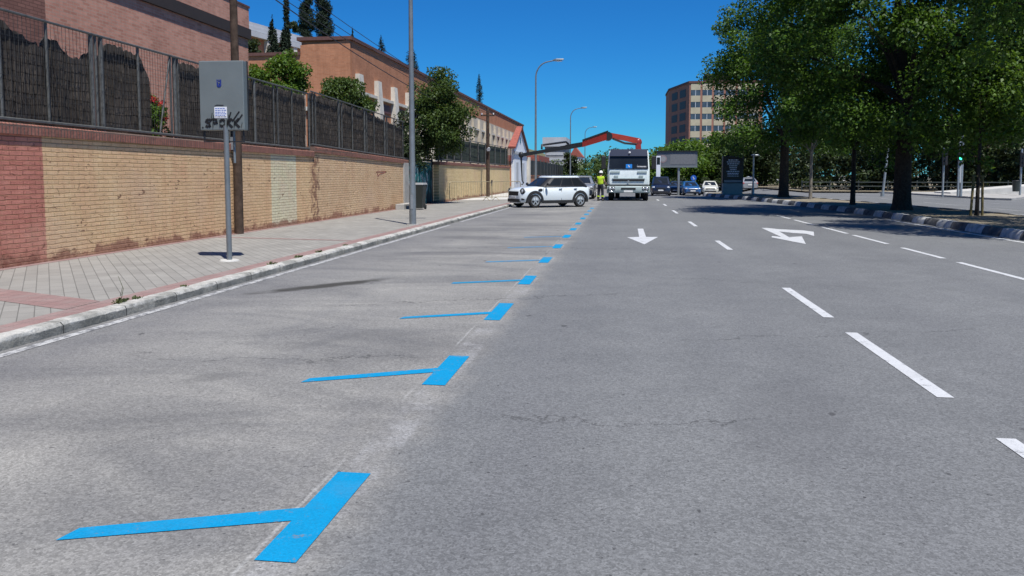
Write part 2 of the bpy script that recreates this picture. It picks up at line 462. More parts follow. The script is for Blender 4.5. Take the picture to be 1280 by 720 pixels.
MT['reflective'] = plain('reflective_strip', (0.6, 0.62, 0.6), 0.4)
MT['navy'] = plain('navy_cloth', (0.014, 0.017, 0.028), 0.9)
MT['skin'] = plain('skin', (0.42, 0.24, 0.17), 0.6)
MT['hair'] = plain('dark_hair', (0.02, 0.014, 0.01), 0.7)
MT['helmet'] = plain('white_helmet', (0.78, 0.78, 0.76), 0.35)
MT['cranered'] = plain('crane_red', (0.25, 0.022, 0.018), 0.4, coat=0.3)
MT['craneorange'] = plain('crane_orange', (0.30, 0.036, 0.022), 0.4)
MT['truckpaint'] = plain('pale_green_white_paint', (0.72, 0.80, 0.80), 0.35, var=0.06, coat=0.3)
MT['truckgrey'] = plain('truck_bumper_grey', (0.33, 0.40, 0.40), 0.5)
MT['blueplacard'] = plain('blue_placard', (0.02, 0.25, 0.75), 0.5)
MT['bin'] = plain('bin_plastic', (0.018, 0.024, 0.022), 0.5)
MT['yellowrail'] = plain('faded_yellow_rail', (0.36, 0.30, 0.19), 0.5, 0.2)
MT['panelgrey'] = plain('grey_panel_face', (0.115, 0.127, 0.145), 0.5, var=0.1, scale=2)
MT['panelface'] = plain('grey_display', (0.15, 0.155, 0.165), 0.6)
MT['darkwindow'] = plain('dull_dark_window', (0.018, 0.022, 0.03), 0.6)
MT['panelmark'] = plain('grey_panel_mark', (0.26, 0.26, 0.27), 0.6)
MT['panelred'] = plain('dull_red_ring', (0.26, 0.19, 0.20), 0.6)
MT['adblack'] = plain('poster_black', (0.012, 0.014, 0.02), 0.25)
MT['adtext'] = plain('poster_lettering', (0.58, 0.61, 0.66), 0.5)
MT['adbase'] = plain('grey_green_plinth', (0.23, 0.27, 0.265), 0.6)
MT['signblue'] = plain('road_sign_blue', (0.02, 0.11, 0.48), 0.4)
MT['signwhite'] = plain('road_sign_white', (0.7, 0.71, 0.72), 0.5)
MT['green_on'] = emit('lit_green_lamp', (0.05, 0.9, 0.45), 2.0)
MT['lampoff'] = plain('dark_lamp', (0.03, 0.02, 0.02), 0.3)
MT['blockwhite'] = plain('whitewashed_kerb', (0.42, 0.42, 0.405), 0.9, var=0.35, scale=5, spec=0.2, bump=0.4)
MT['blockdark'] = plain('blackened_kerb', (0.095, 0.095, 0.095), 0.9, var=0.5, scale=5, spec=0.2, bump=0.4)
MT['earthfar'] = plain('dusty_ground', (0.20, 0.19, 0.165), 0.95, var=0.3, scale=0.4, spec=0.1)
MT['hillmat'] = plain('dry_hill', (0.13, 0.125, 0.07), 0.95, var=0.4, scale=0.3, spec=0.1)
MT['whiteslab'] = plain('pale_slab', (0.50, 0.49, 0.46), 0.9, var=0.15, scale=2, spec=0.2)

def carpaint(name, c, rough=0.28):
    m = Mat(name)
    col = m.ramp(m.noise(2.2, 3), [(0.3, tuple(x * 0.95 for x in c)), (0.7, c)])
    return m.set(col, rough, 0, 0.5, coat=0.6)
MT['p_white'] = carpaint('white_car_paint', (0.70, 0.76, 0.79))
MT['p_navy'] = carpaint('navy_car_paint', (0.012, 0.018, 0.04))
MT['p_slate'] = carpaint('slate_car_paint', (0.03, 0.045, 0.075))
MT['p_blue'] = carpaint('blue_car_paint', (0.025, 0.10, 0.26))
MT['p_cream'] = carpaint('cream_car_paint', (0.66, 0.66, 0.58))
MT['p_silver'] = carpaint('silver_car_paint', (0.28, 0.29, 0.31))
MT['p_grey'] = carpaint('grey_car_paint', (0.22, 0.23, 0.235))

def leaf(name, lo, hi, trans=0.28, rough=0.55):
    m = Mat(name)
    g = m.n('NewGeometry').outputs['Random Per Island']
    big = m.noise(0.55, 3)
    f = m.op('ADD', m.op('MULTIPLY', g, 0.65), m.op('MULTIPLY', big, 0.35))
    c = m.ramp(f, [(0.1, lo), (0.6, tuple((a + b) / 2 for a, b in zip(lo, hi))), (0.95, hi)])
    m.set(c, rough, 0, 0.35)
    t = m.n('BsdfTranslucent')
    m.put(t.inputs[0], m.mix(0.5, c, (hi[0] * 1.5, hi[1] * 1.35, hi[2] * 0.6)))
    mx = m.n('MixShader')
    mx.inputs[0].default_value = trans
    m.nt.links.new(m.b.outputs[0], mx.inputs[1])
    m.nt.links.new(t.outputs[0], mx.inputs[2])
    out = m.nt.nodes['Material Output']
    m.nt.links.new(mx.outputs[0], out.inputs[0])
    return m.m
MT['leaf_elm'] = leaf('elm_leaves', (0.015, 0.036, 0.007), (0.112, 0.228, 0.031), 0.33)
MT['leaf_dark'] = leaf('dark_leaves', (0.014, 0.026, 0.010), (0.058, 0.090, 0.030), 0.2)
MT['leaf_bright'] = leaf('bright_leaves', (0.032, 0.078, 0.010), (0.125, 0.225, 0.030), 0.32)
MT['leaf_mid'] = leaf('mid_green_leaves', (0.024, 0.050, 0.012), (0.100, 0.160, 0.036), 0.28)
MT['leaf_cyp'] = leaf('cypress_foliage', (0.008, 0.018, 0.010), (0.022, 0.042, 0.018), 0.1, 0.8)
MT['leaf_weed'] = leaf('weed_leaves', (0.05, 0.07, 0.025), (0.12, 0.14, 0.05), 0.25)
MT['flower'] = plain('red_petals', (0.55, 0.03, 0.03), 0.7)

def heather():
    m = Mat('heather_screen')
    X, Y, Z = m.sep()
    st = m.noise(1.0, 5, 0.75, v=m.map(scale=(1, 55, 3.0)))
    row = m.op('ABSOLUTE', m.op('SUBTRACT', m.op('FRACT', m.op('ADD', m.op('DIVIDE', Z, 0.16), m.op('MULTIPLY', m.noise(1.3, 4), 1.1))), 0.5))
    c = m.ramp(st, [(0.3, (0.022, 0.019, 0.017)), (0.52, (0.088, 0.075, 0.066)), (0.75, (0.23, 0.20, 0.175))])
    c = m.mix(m.rng(row, 0.40, 0.49, 0.0, 0.75), c, (0.012, 0.010, 0.009))
    c = m.mix(m.rng(m.noise(0.9, 4), 0.45, 0.7, 0, 0.5), c, (0.05, 0.043, 0.038))
    return m.set(c, 0.95, 0, 0.1, m.bump(st, 1.0, 0.03))
MT['heather'] = heather()

def green_mesh():
    m = Mat('green_privacy_mesh')
    st = m.noise(1.0, 3, 0.7, v=m.map(scale=(1, 2.2, 0.4)))
    c = m.ramp(st, [(0.3, (0.022, 0.032, 0.026)), (0.7, (0.06, 0.075, 0.06))])
    return m.set(c, 0.85, 0, 0.15)
MT['privacy'] = green_mesh()

def gate_metal():
    m = Mat('graffitied_gate')
    X, Y, Z = m.sep()
    n = m.noise(1.0, 4, 0.6, v=m.map(scale=(1, 1.5, 0.55)), dist=1.6)
    c = m.ramp(n, [(0.0, (0.018, 0.03, 0.032)), (0.42, (0.02, 0.05, 0.055)), (0.50, (0.02, 0.16, 0.17)), (0.56, (0.32, 0.40, 0.44)), (0.60, (0.03, 0.06, 0.065)), (0.72, (0.36, 0.42, 0.46))], 'CONSTANT')
    return m.set(c, 0.7, 0.1, 0.3)
MT['gate'] = gate_metal()

def median_soil():
    m = Mat('leaf_strewn_soil')
    n = m.noise(2.2, 7, 0.7)
    c = m.ramp(n, [(0.25, (0.085, 0.07, 0.05)), (0.5, (0.19, 0.165, 0.125)), (0.75, (0.30, 0.27, 0.215))])
    s = m.sep(m.voro(17))[0]
    c = m.mix(m.rng(s, 0.62, 0.7, 0, 0.65), c, (0.34, 0.29, 0.20))
    c = m.mix(m.rng(m.noise(1.0, 4), 0.56, 0.7, 0, 0.5), c, (0.10, 0.12, 0.045))
    return m.set(c, 0.95, 0, 0.1, m.bump(n, 0.9, 0.05))
MT['soil'] = median_soil()

# ---------------------------------------------------------------- mesh helpers
class MB:
    def __init__(s):
        s.v, s.f, s.mi = [], [], []
    def add(s, vs, fs, mi=0):
        o = len(s.v)
        s.v += [tuple(p) for p in vs]
        s.f += [tuple(i + o for i in f) for f in fs]
        s.mi += [mi] * len(fs)
        return s
    def bx(s, x0, x1, y0, y1, z0, z1, mi=0):
        v = [(x0, y0, z0), (x1, y0, z0), (x1, y1, z0), (x0, y1, z0), (x0, y0, z1), (x1, y0, z1), (x1, y1, z1), (x0, y1, z1)]
        return s.add(v, [(0, 3, 2, 1), (4, 5, 6, 7), (0, 1, 5, 4), (1, 2, 6, 5), (2, 3, 7, 6), (3, 0, 4, 7)], mi)
    def loft(s, rings, cap=True, mi=0):
        n = len(rings[0])
        vs = [p for r in rings for p in r]
        fs = []
        for k in range(len(rings) - 1):
            for i in range(n):
                j = (i + 1) % n
                fs.append((k * n + i, k * n + j, (k + 1) * n + j, (k + 1) * n + i))
        if cap:
            fs.append(tuple(reversed(range(n))))
            fs.append(tuple((len(rings) - 1) * n + i for i in range(n)))
        return s.add(vs, fs, mi)
    def tube(s, pts, rad, n=8, mi=0, cap=True):
        pts = [Vector(p) for p in pts]
        if not isinstance(rad, (list, tuple)):
            rad = [rad] * len(pts)
        rings = []
        up = None
        for i, p in enumerate(pts):
            d = (pts[min(i + 1, len(pts) - 1)] - pts[max(i - 1, 0)]).normalized()
            if up is None:
                up = Vector((1, 0, 0)) if abs(d.x) < 0.8 else Vector((0, 1, 0))
            a = d.cross(up).normalized()
            b = d.cross(a).normalized()
            up = a.cross(d)
            rings.append([p + (a * math.cos(t) + b * math.sin(t)) * rad[i] for t in [2 * math.pi * k / n for k in range(n)]])
        return s.loft(rings, cap, mi)
    def bar(s, p0, p1, w, h, mi=0):
        p0, p1 = Vector(p0), Vector(p1)
        d = (p1 - p0).normalized()
        up = Vector((0, 0, 1)) if abs(d.z) < 0.95 else Vector((0, 1, 0))
        a = d.cross(up).normalized() * (w / 2)
        b = a.cross(d).normalized() * (h / 2)
        return s.loft([[p - a - b, p + a - b, p + a + b, p - a + b] for p in (p0, p1)], True, mi)
    def ell(s, c, r, nu=12, nv=8, mi=0):
        c = Vector(c)
        rings = []
        for k in range(nv + 1):
            t = math.pi * (k + 0.02) / (nv + 0.04)
            rings.append([(c.x + r[0] * math.sin(t) * math.cos(2 * math.pi * i / nu), c.y + r[1] * math.sin(t) * math.sin(2 * math.pi * i / nu), c.z - r[2] * math.cos(t)) for i in range(nu)])
        return s.loft(rings, True, mi)
    def prism(s, poly, z0, z1, mi=0):
        n = len(poly)
        vs = [(x, y, z0) for x, y in poly] + [(x, y, z1) for x, y in poly]
        fs = [tuple(reversed(range(n))), tuple(range(n, 2 * n))] + [(i, (i + 1) % n, n + (i + 1) % n, n + i) for i in range(n)]
        return s.add(vs, fs, mi)
    def slab(s, poly, off, mi=0):
        """polygon of 3-D points thickened by vector off"""
        off = Vector(off)
        n = len(poly)
        vs = [Vector(p) for p in poly] + [Vector(p) + off for p in poly]
        fs = [tuple(range(n)), tuple(reversed(range(n, 2 * n)))] + [(i, n + i, n + (i + 1) % n, (i + 1) % n) for i in range(n)]
        return s.add(vs, fs, mi)
    def sheet(s, poly, z=0.0, mi=0):
        return s.add([(x, y, z) for x, y in poly], [tuple(range(len(poly)))], mi)
    def build(s, name, mat, parent=None, smooth=None, bevel=0.0, loc=None, fixn=True):
        me = bpy.data.meshes.new(name)
        me.from_pydata(s.v, [], s.f)
        mats = mat if isinstance(mat, (list, tuple)) else [mat]
        for q in mats:
            me.materials.append(MT[q] if isinstance(q, str) else q)
        if len(mats) > 1:
            me.polygons.foreach_set('material_index', s.mi)
        if fixn:
            bm = bmesh.new()
            bm.from_mesh(me)
            bmesh.ops.recalc_face_normals(bm, faces=bm.faces)
            bm.to_mesh(me)
            bm.free()
        me.update()
        if smooth is not None:
            me.shade_smooth()
            me.set_sharp_from_angle(angle=R(smooth))
        o = bpy.data.objects.new(name, me)
        COL.objects.link(o)
        if parent:
            o.parent = parent
        if loc is not None:
            o.location = loc
        if bevel:
            b = o.modifiers.new('bevel', 'BEVEL')
            b.width = bevel
            b.segments = 2
            b.limit_method = 'ANGLE'
            b.angle_limit = R(40)
        return o

def thing(name, label, cat, loc=(0, 0, 0), rot=0.0, group=None):
    o = bpy.data.objects.new(name, None)
    COL.objects.link(o)
    o.location = loc
    o.rotation_euler = (0, 0, rot)
    return tag(o, label, cat, group)
def tag(o, label, cat, group=None, kind=None):
    o['label'] = label
    o['category'] = cat
    if group:
        o['group'] = group
    if kind:
        o['kind'] = kind
    return o
def struct(o):
    o['kind'] = 'structure'
    return o
def dup(root, loc, rot=None, label=None, scale=None):
    c = root.copy()
    COL.objects.link(c)
    c.location = loc
    if rot is not None:
        c.rotation_euler = (0, 0, rot)
    if scale:
        c.scale = (scale,) * 3
    if label:
        c['label'] = label
    for ch in list(root.children):
        d = ch.copy()
        COL.objects.link(d)
        d.parent = c
        for g in list(ch.children):
            e = g.copy()
            COL.objects.link(e)
            e.parent = d
    return c

# ---------------------------------------------------------------- foliage helpers
def puffs_in(center, radii, n, pr, rng, shell=0.55, flat=0.75):
    out = []
    c = np.array(center)
    r = np.array(radii)
    for _ in range(n):
        d = rng.normal(size=3)
        d /= np.linalg.norm(d)
        q = shell + (1 - shell) * rng.random() ** 0.7
        k = pr * (0.65 + 0.7 * rng.random())
        out.append((c + d * r * q, np.array([k, k, k * flat])))
    return out
def leaf_mesh(name, puffs, n, size, seed, mat, parent=None, loc=None, up=0.75, aspect=0.55):
    rng = np.random.default_rng(seed)
    C = np.array([p[0] for p in puffs])
    RR = np.array([p[1] for p in puffs])
    w = RR.prod(1) ** 0.75
    idx = rng.choice(len(puffs), n, p=w / w.sum())
    d = rng.normal(size=(n, 3))
    d /= np.linalg.norm(d, axis=1)[:, None]
    q = rng.random(n) ** 0.42
    pos = C[idx] + d * RR[idx] * q[:, None]
    nr = rng.normal(size=(n, 3)) * 0.7 + d * 0.5 + np.array([0, 0, up])
    nr /= np.linalg.norm(nr, axis=1)[:, None]
    t = rng.normal(size=(n, 3))
    t -= nr * (t * nr).sum(1)[:, None]
    t /= np.linalg.norm(t, axis=1)[:, None]
    b = np.cross(nr, t)
    L = size * (0.6 + 0.8 * rng.random(n))[:, None]
    dr = nr * L * 0.16
    V = np.stack([pos - t * L * 0.5 - dr, pos + b * L * aspect * 0.5 + dr * 0.6, pos + t * L * 0.5 - dr, pos - b * L * aspect * 0.5 + dr * 0.6], 1).reshape(-1, 3)
    me = bpy.data.meshes.new(name)
    me.vertices.add(4 * n)
    me.vertices.foreach_set('co', V.astype(np.float32).ravel())
    me.loops.add(4 * n)
    me.loops.foreach_set('vertex_index', np.arange(4 * n, dtype=np.int32))
    me.polygons.add(n)
    me.polygons.foreach_set('loop_start', np.arange(0, 4 * n, 4, dtype=np.int32))
    me.update(calc_edges=True)
    me.materials.append(MT[mat])
    o = bpy.data.objects.new(name, me)
    COL.objects.link(o)
    if parent:
        o.parent = parent
    if loc is not None:
        o.location = loc
    return o
def limb_path(a, b, rng, sag=0.12, n=5):
    a, b = np.array(a, float), np.array(b, float)
    L = np.linalg.norm(b - a)
    pts = []
    off = rng.normal(size=3) * L * 0.06
    for i in range(n):
        t = i / (n - 1)
        p = a + (b - a) * t
        p = p + off * math.sin(math.pi * t) + np.array([0, 0, L * sag * math.sin(math.pi * t) * 0.6])
        pts.append(p)
    return pts
def tree(name, label, loc, h, crown_c, crown_r, r0, n_puff, puff_r, n_leaf, leaf_size, seed, mat='leaf_elm', fork=0.35, limbs=10, lean=(0, 0), group=None, extra=(), cat='tree', shell=0.5, bark='bark'):
    root = thing(name, label, cat, loc, 0, group)
    rng = np.random.default_rng(seed)
    pf = puffs_in(crown_c, crown_r, n_puff, puff_r, rng, shell)
    pf = [p for p in pf if p[0][2] > crown_c[2] - crown_r[2] * 0.92] + [(np.array(c), np.array([r, r, r * 0.7])) for c, r in extra]
    m = MB()
    zf = h * fork
    top = np.array([lean[0], lean[1], zf])
    tp = [np.array([lean[0] * t * t, lean[1] * t * t, zf * t]) for t in (0, 0.04, 0.12, 0.35, 0.6, 0.85, 1)]
    m.tube(tp, [r0 * 1.4, r0 * 1.15, r0 * 1.03, r0 * 0.95, r0 * 0.88, r0 * 0.84, r0 * 0.8], 10)
    order = rng.permutation(len(pf))[:limbs]
    for k in order:
        e = pf[k][0]
        s0 = top + np.array([0, 0, -zf * 0.12 * rng.random()])
        m.tube(limb_path(s0, e, rng), [r0 * 0.36, r0 * 0.26, r0 * 0.17, r0 * 0.10, r0 * 0.035], 6)
    lead = crown_c + np.array([0, 0, crown_r[2] * 0.6])
    m.tube(limb_path(top, lead, rng), [r0 * 0.65, r0 * 0.45, r0 * 0.3, r0 * 0.16, r0 * 0.05], 7)
    m.build('trunk', bark, root, 60, fixn=False)
    leaf_mesh('crown', pf, n_leaf, leaf_size, seed + 1, mat, root)
    return root
def A3(*q):
    return np.array(q, float)

# =====================================================================
#  GROUND, ROAD, PAVEMENTS
# =====================================================================
struct(MB().sheet([(-900, -300), (900, -300), (900, 1500), (-900, 1500)], -0.75).build('ground', 'earthfar'))
struct(MB().sheet([(-900, -300), (-9.3, -300), (-9.3, 1500), (-900, 1500)], -0.012).build('garden_ground', 'earthfar'))
struct(MB().sheet([(15, -300), (900, -300), (900, 1500), (15, 1500)], -0.012).build('park_terrain', 'earthfar'))
def dip(x, y):
    """the carriageway falls away gently beyond the truck"""
    sm = lambda t: (lambda q: q * q * (3 - 2 * q))(max(0.0, min(1.0, t)))
    return -0.60 * sm((y - 57) / 22) * sm((15 - x) / 3.5)
def road_sheet():
    m = MB()
    xs = [-5.3, 0, 6, 11.5, 12.5, 13.5, 14.3, 15.0, 40, 70]
    ys = [-8, 56, 58, 60, 62, 64, 66, 68, 70, 72, 74, 76, 78, 80, 120, 330]
    m.v = [(x, y, dip(x, y)) for y in ys for x in xs]
    k = len(xs)
    m.f = [(i * k + j, i * k + j + 1, (i + 1) * k + j + 1, (i + 1) * k + j) for i in range(len(ys) - 1) for j in range(k - 1)]
    return m.build('road', 'road', None, 30)
road = struct(road_sheet())
KX = -5.25          # kerb line
WX = -9.2           # garden wall face
SZ = 0.10           # pavement height
side = struct(MB().bx(-9.6, KX - 0.165, -8, 150, -1.0, SZ).build('pavement', 'paver'))
def band(name, poly, z, mat, par):
    return MB().sheet(poly, z).build(name, mat, par)
band('red_tile_band', [(KX - 0.47, -8), (KX - 0.17, -8), (KX - 0.17, 60), (KX - 0.47, 60)], SZ + 0.004, 'redtile', side)
band('red_tile_band', [(WX, -8), (WX + 0.16, -8), (WX + 0.16, 60), (WX, 60)], SZ + 0.004, 'redtile', side)
band('red_tile_band', [(-9.04, 8.85), (-5.74, 7.55), (-5.74, 8.13), (-9.04, 9.43)], SZ + 0.004, 'redtile', side)
band('red_tile_band', [(-9.04, 16.9), (-5.74, 16.4), (-5.74, 16.55), (-9.04, 17.1)], SZ + 0.004, 'redtile', side)
band('pale_ramp', [(-9.0, 44), (-6.0, 46.5), (-5.5, 62), (-9.0, 62)], SZ + 0.004, 'whiteslab', side)

def kerb_sweep():
    rnd = random.Random(3)
    m = MB()
    rings = []
    y = -8.0
    while y < 150:
        j = lambda a: rnd.uniform(-a, a)
        z = SZ + 0.012
        zb_ = -0.05 if y < 56 else -0.9
        rings.append([(KX - 0.165, y, zb_), (KX + 0.012 + j(0.008), y, zb_), (KX + 0.008 + j(0.008), y, 0.078 + j(0.006)), (KX - 0.012 + j(0.010), y, z - 0.006 + j(0.006)), (KX - 0.04 + j(0.01), y, z + j(0.004)), (KX - 0.165, y, z + j(0.004))])
        y += 0.12 if y < 30 else 1.0
    m.loft(rings)
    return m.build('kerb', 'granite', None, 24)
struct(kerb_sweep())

# painted markings, all parts of the road
def ribbon(x0, x1, y0, y1, mat, name, z=0.004):
    return MB().sheet([(x0, y0), (x1, y0), (x1, y1), (x0, y1)], z).build(name, mat, road)
ribbon(-5.15, -5.05, -6, 8.3, 'oldwhite', 'gutter_line')
ribbon(-5.155, -5.055, 8.3, 23.5, 'oldwhite', 'gutter_line')
ribbon(-5.155, -5.055, 25.2, 56, 'oldwhite', 'gutter_line')
bars = [(2.85, 3.79), (5.5, 6.43), (8.1, 9.2), (10.85, 11.8), (13.6, 14.55), (16.35, 17.3), (19.15, 20.1), (21.75, 22.7), (24.4, 25.35), (27.4, 28.4), (30.3, 31.3), (33.2, 34.2), (36, 37)]
for k, (a, b) in enumerate(bars):
    m = MB()
    xl, xr = -1.405, -1.235
    am = a + 0.36
    sk = -0.33 if k < 1 else -0.44
    rnd = random.Random(k)
    pts = [(xl, a), (xr, a), (xr, b), (xl, b), (xl, am + 0.14), (-2.27, am + 0.14 + sk), (-2.29, am + sk + 0.02), (xl, am)]
    if k < 3:
        m.sheet(pts, 0.004)
        m.build('blue_bay_marking', 'blue', road)
    else:
        m.sheet([(xl, a), (xr, a), (xr, b), (xl, b)], 0.004)
        o = m.build('blue_bay_marking', 'blue', road)
        if k < 7:
            MB().sheet([(xl - 0.004, am), (xl - 0.004, am + 0.13), (-2.32, am + 0.13 + sk), (-2.32, am + sk)], 0.004).build('thin_stem', 'fadeblue' if k > 3 else 'blue', o)
for (a, b) in [(2.55, 4.8), (5.65, 7.91), (8.73, 10.98), (16.5, 18.76), (24, 26.4), (32, 34.8), (40, 42.3), (48, 50.3)]:
    ribbon(2.13, 2.24, a, b, 'white', 'lane_dash')
for (a, b) in [(9.2, 11.5), (12.25, 14.65), (15.3, 17.45), (18.38, 20.98), (21.53, 24.1), (25.2, 27.9), (28.6, 30.8)]:
    ribbon(5.72, 5.83, a, b, 'white', 'lane_dash')
ribbon(8.84, 8.97, -4, 28.4, 'white', 'edge_line')
for k in range(6):
    ribbon(16.55, 16.67, 20 + k * 7.5, 24.5 + k * 7.5, 'oldwhite', 'lane_dash')
for k in range(6):
    ribbon(19.6, 19.7, 30 + k * 7.5, 34.5 + k * 7.5, 'oldwhite', 'lane_dash')
def arrow(pxs, name):
    poly = [G(*q) for q in pxs]
    MB().sheet([(p.x, p.y) for p in poly], 0.004).build(name, 'white', road)
arrow([(797, 286), (804, 286), (807.5, 296.3), (822.5, 296.3), (805.5, 305.6), (784, 296.8), (799, 296.3)], 'straight_arrow')
zq = lambda x, y: (930 + x / 10.667, 270 + y / 10.667)
arrow([zq(232, 160), zq(300, 160), zq(470, 178), zq(640, 186), zq(780, 192), zq(930, 212), zq(935, 268), zq(830, 238), zq(660, 228), zq(470, 208), zq(600, 283), zq(770, 272), zq(825, 375), zq(700, 352), zq(365, 285), zq(375, 268), zq(500, 282)], 'turn_arrow')

# central island with chequered kerb
isl = [(9.35, -8), (9.35, 31.0), (9.05, 36.2), (8.15, 46), (7.2, 53.4), (6.3, 58.2), (6.15, 61), (6.6, 63.3), (8.5, 62.5), (11.0, 52.5), (13.0, 31), (13.4, 20), (13.4, -8)]
struct(MB().prism(isl, -0.7, 0.17).build('central_island', 'soil'))
def island_kerb():
    rnd = random.Random(9)
    path = [Vector((x, y, 0)) for x, y in isl + [isl[0]]]
    pts = []
    for a, b in zip(path[:-1], path[1:]):
        L = (b - a).length
        n = max(1, int(round(L / 0.5)))
        for i in range(n):
            pts.append(a + (b - a) * (i / n))
    n = len(pts)
    rings = []
    for i, p in enumerate(pts):
        d = (pts[(i + 1) % n] - pts[i - 1]).normalized()
        o = Vector((-d.y, d.x, 0))
        j = lambda a: rnd.uniform(-a, a)
        rings.append([p + o * 0.17 + Vector((0, 0, -0.04)), p + o * (0.13 + j(0.01)) + Vector((0, 0, 0.11 + j(0.01))), p + o * (0.07 + j(0.01)) + Vector((0, 0, 0.20 + j(0.008))), p - o * 0.10 + Vector((0, 0, 0.205 + j(0.008))), p - o * 0.14 + Vector((0, 0, 0.05))])
    m = MB()
    v = [q for r in rings for q in r]
    k = 5
    for i in range(n):
        i2 = (i + 1) % n
        for a in range(k - 1):
            m.mi.append((i // 2) % 2)
            m.f.append((i * k + a, i2 * k + a, i2 * k + a + 1, i * k + a + 1))
    m.v = [tuple(q) for q in v]
    return m.build('island_kerb', ['blockwhite', 'blockdark'], None, 50)
struct(island_kerb())

# far pavement on the right and pale ramp
struct(MB().prism([(22.3, 47), (90, 47), (90, 57.5), (27, 57.8), (23.5, 65), (14.5, 120), (12.5, 240), (75, 240), (75, 330), (95, 330), (95, 40), (22.6, 40)][:0] or [(22.4, 52), (23.0, 51.2), (27.0, 57.5), (110, 57.5), (110, 300), (13.0, 300), (15.5, 110), (22.2, 66)], -1.0, 0.12).build('far_pavement', 'concrete'))
struct(MB().sheet([(15.6, 71.2), (110, 66.5), (110, 200), (15.6, 200)], 0.135).build('park_ground', 'soil'))
rp = MB()
a0, a1 = P(1188, 243, 64), P(1420, 222, 64)
rp.slab([(a0.x, 64, 0.1), (a1.x, 64, 0.1), (a1.x, 64, a1.z), (a0.x, 64, 0.22)], (0, 3.2, 0))
struct(rp.build('access_ramp', 'whiteslab'))

# hill behind the left-hand buildings
def hill():
    m = MB()
    xs = [-22, -26, -30, -34, -40, -60, -100, -220]
    zs = [-0.02, 2.0, 6.0, 10.5, 13.0, 15.0, 17.0, 15.0]
    ys = [30, 50, 60, 70, 90, 120, 160, 220, 300, 400]
    g = lambda y: 0 if y < 45 else min(1, (y - 45) / 15)
    rnd = random.Random(4)
    for y in ys:
        for x, z in zip(xs, zs):
            m.v.append((x, y, z * g(y) * (1 if z > 0 else 1) + (rnd.uniform(-0.2, 0.2) if z > 1 and g(y) else -0.02)))
    k = len(xs)
    for i in range(len(ys) - 1):
        for j in range(k - 1):
            m.f.append((i * k + j, i * k + j + 1, (i + 1) * k + j + 1, (i + 1) * k + j))
    return m.build('hill', 'hillmat', None, 60)
struct(hill())

# =====================================================================
#  LEFT GARDEN WALLS AND FENCES
# =====================================================================
def garden_wall(y0, y1, h0, h1, label, endpier=True):
    w = thing('brick_wall', label, 'wall', (0, 0, 0), 0, 'painted brick walls along the pavement')
    m = MB()
    n = max(2, int((y1 - y0) / 2))
    ztop = lambda y: SZ + h0 + (h1 - h0) * (y - y0) / (y1 - y0)
    rings = []
    for i in range(n + 1):
        y = y0 + (y1 - y0) * i / n
        t = ztop(y) - 0.17
        rings.append([(WX - 0.30, y, -0.05), (WX, y, -0.05), (WX, y, t), (WX - 0.30, y, t)])
    m.loft(rings)
    m.build('wall', 'painted', w)
    c = MB()
    c.loft([[(WX - 0.36, y, ztop(y) - 0.168), (WX + 0.045, y, ztop(y) - 0.168), (WX + 0.05, y, ztop(y) - 0.02), (WX + 0.03, y, ztop(y)), (WX - 0.36, y, ztop(y))] for y in [y0 + (y1 - y0) * i / n for i in range(n + 1)]])
    c.build('coping', 'coping', w)
    return w
YA, YB, YC = 23.15, 33.9, 39.9
w1 = garden_wall(-6, YA, 2.30, 2.12, 'painted brick wall, red at its near end then cream yellow, nearest the camera')
w2 = garden_wall(YA + 0.02, YB, 2.26, 2.05, 'cream painted brick wall between the peeled joint and the graffitied gate')
MB().bx(WX - 0.25, WX + 0.06, YB - 0.75, YB - 0.02, SZ, SZ + 1.93).build('end_pier', 'concrete', w2)
sc_ = MB()
rnd = random.Random(8)
pts_ = [W(470 + rnd.uniform(0, 13), 213 + rnd.uniform(0, 8), WX + 0.004) for _ in range(9)]
for a_, b_ in zip(pts_[:-1], pts_[1:]):
    sc_.bar(a_, b_, 0.003, 0.03)
sc_.build('red_scribble', 'scribble', w2, fixn=False)
MB().bx(WX + 0.063, WX + 0.42, YB - 2.2, YB - 0.05, SZ - 0.02, SZ + 0.22).build('footing', 'concrete', w2, bevel=0.02)
w3 = garden_wall(YC, 66.0, 2.1, 2.12, 'yellow painted brick wall past the gate, behind the crowd barriers')
MB().bx(WX + 0.002, WX + 0.012, 56.3, 57.0, 0.75, 1.15).build('meter_box', 'eave', w3)

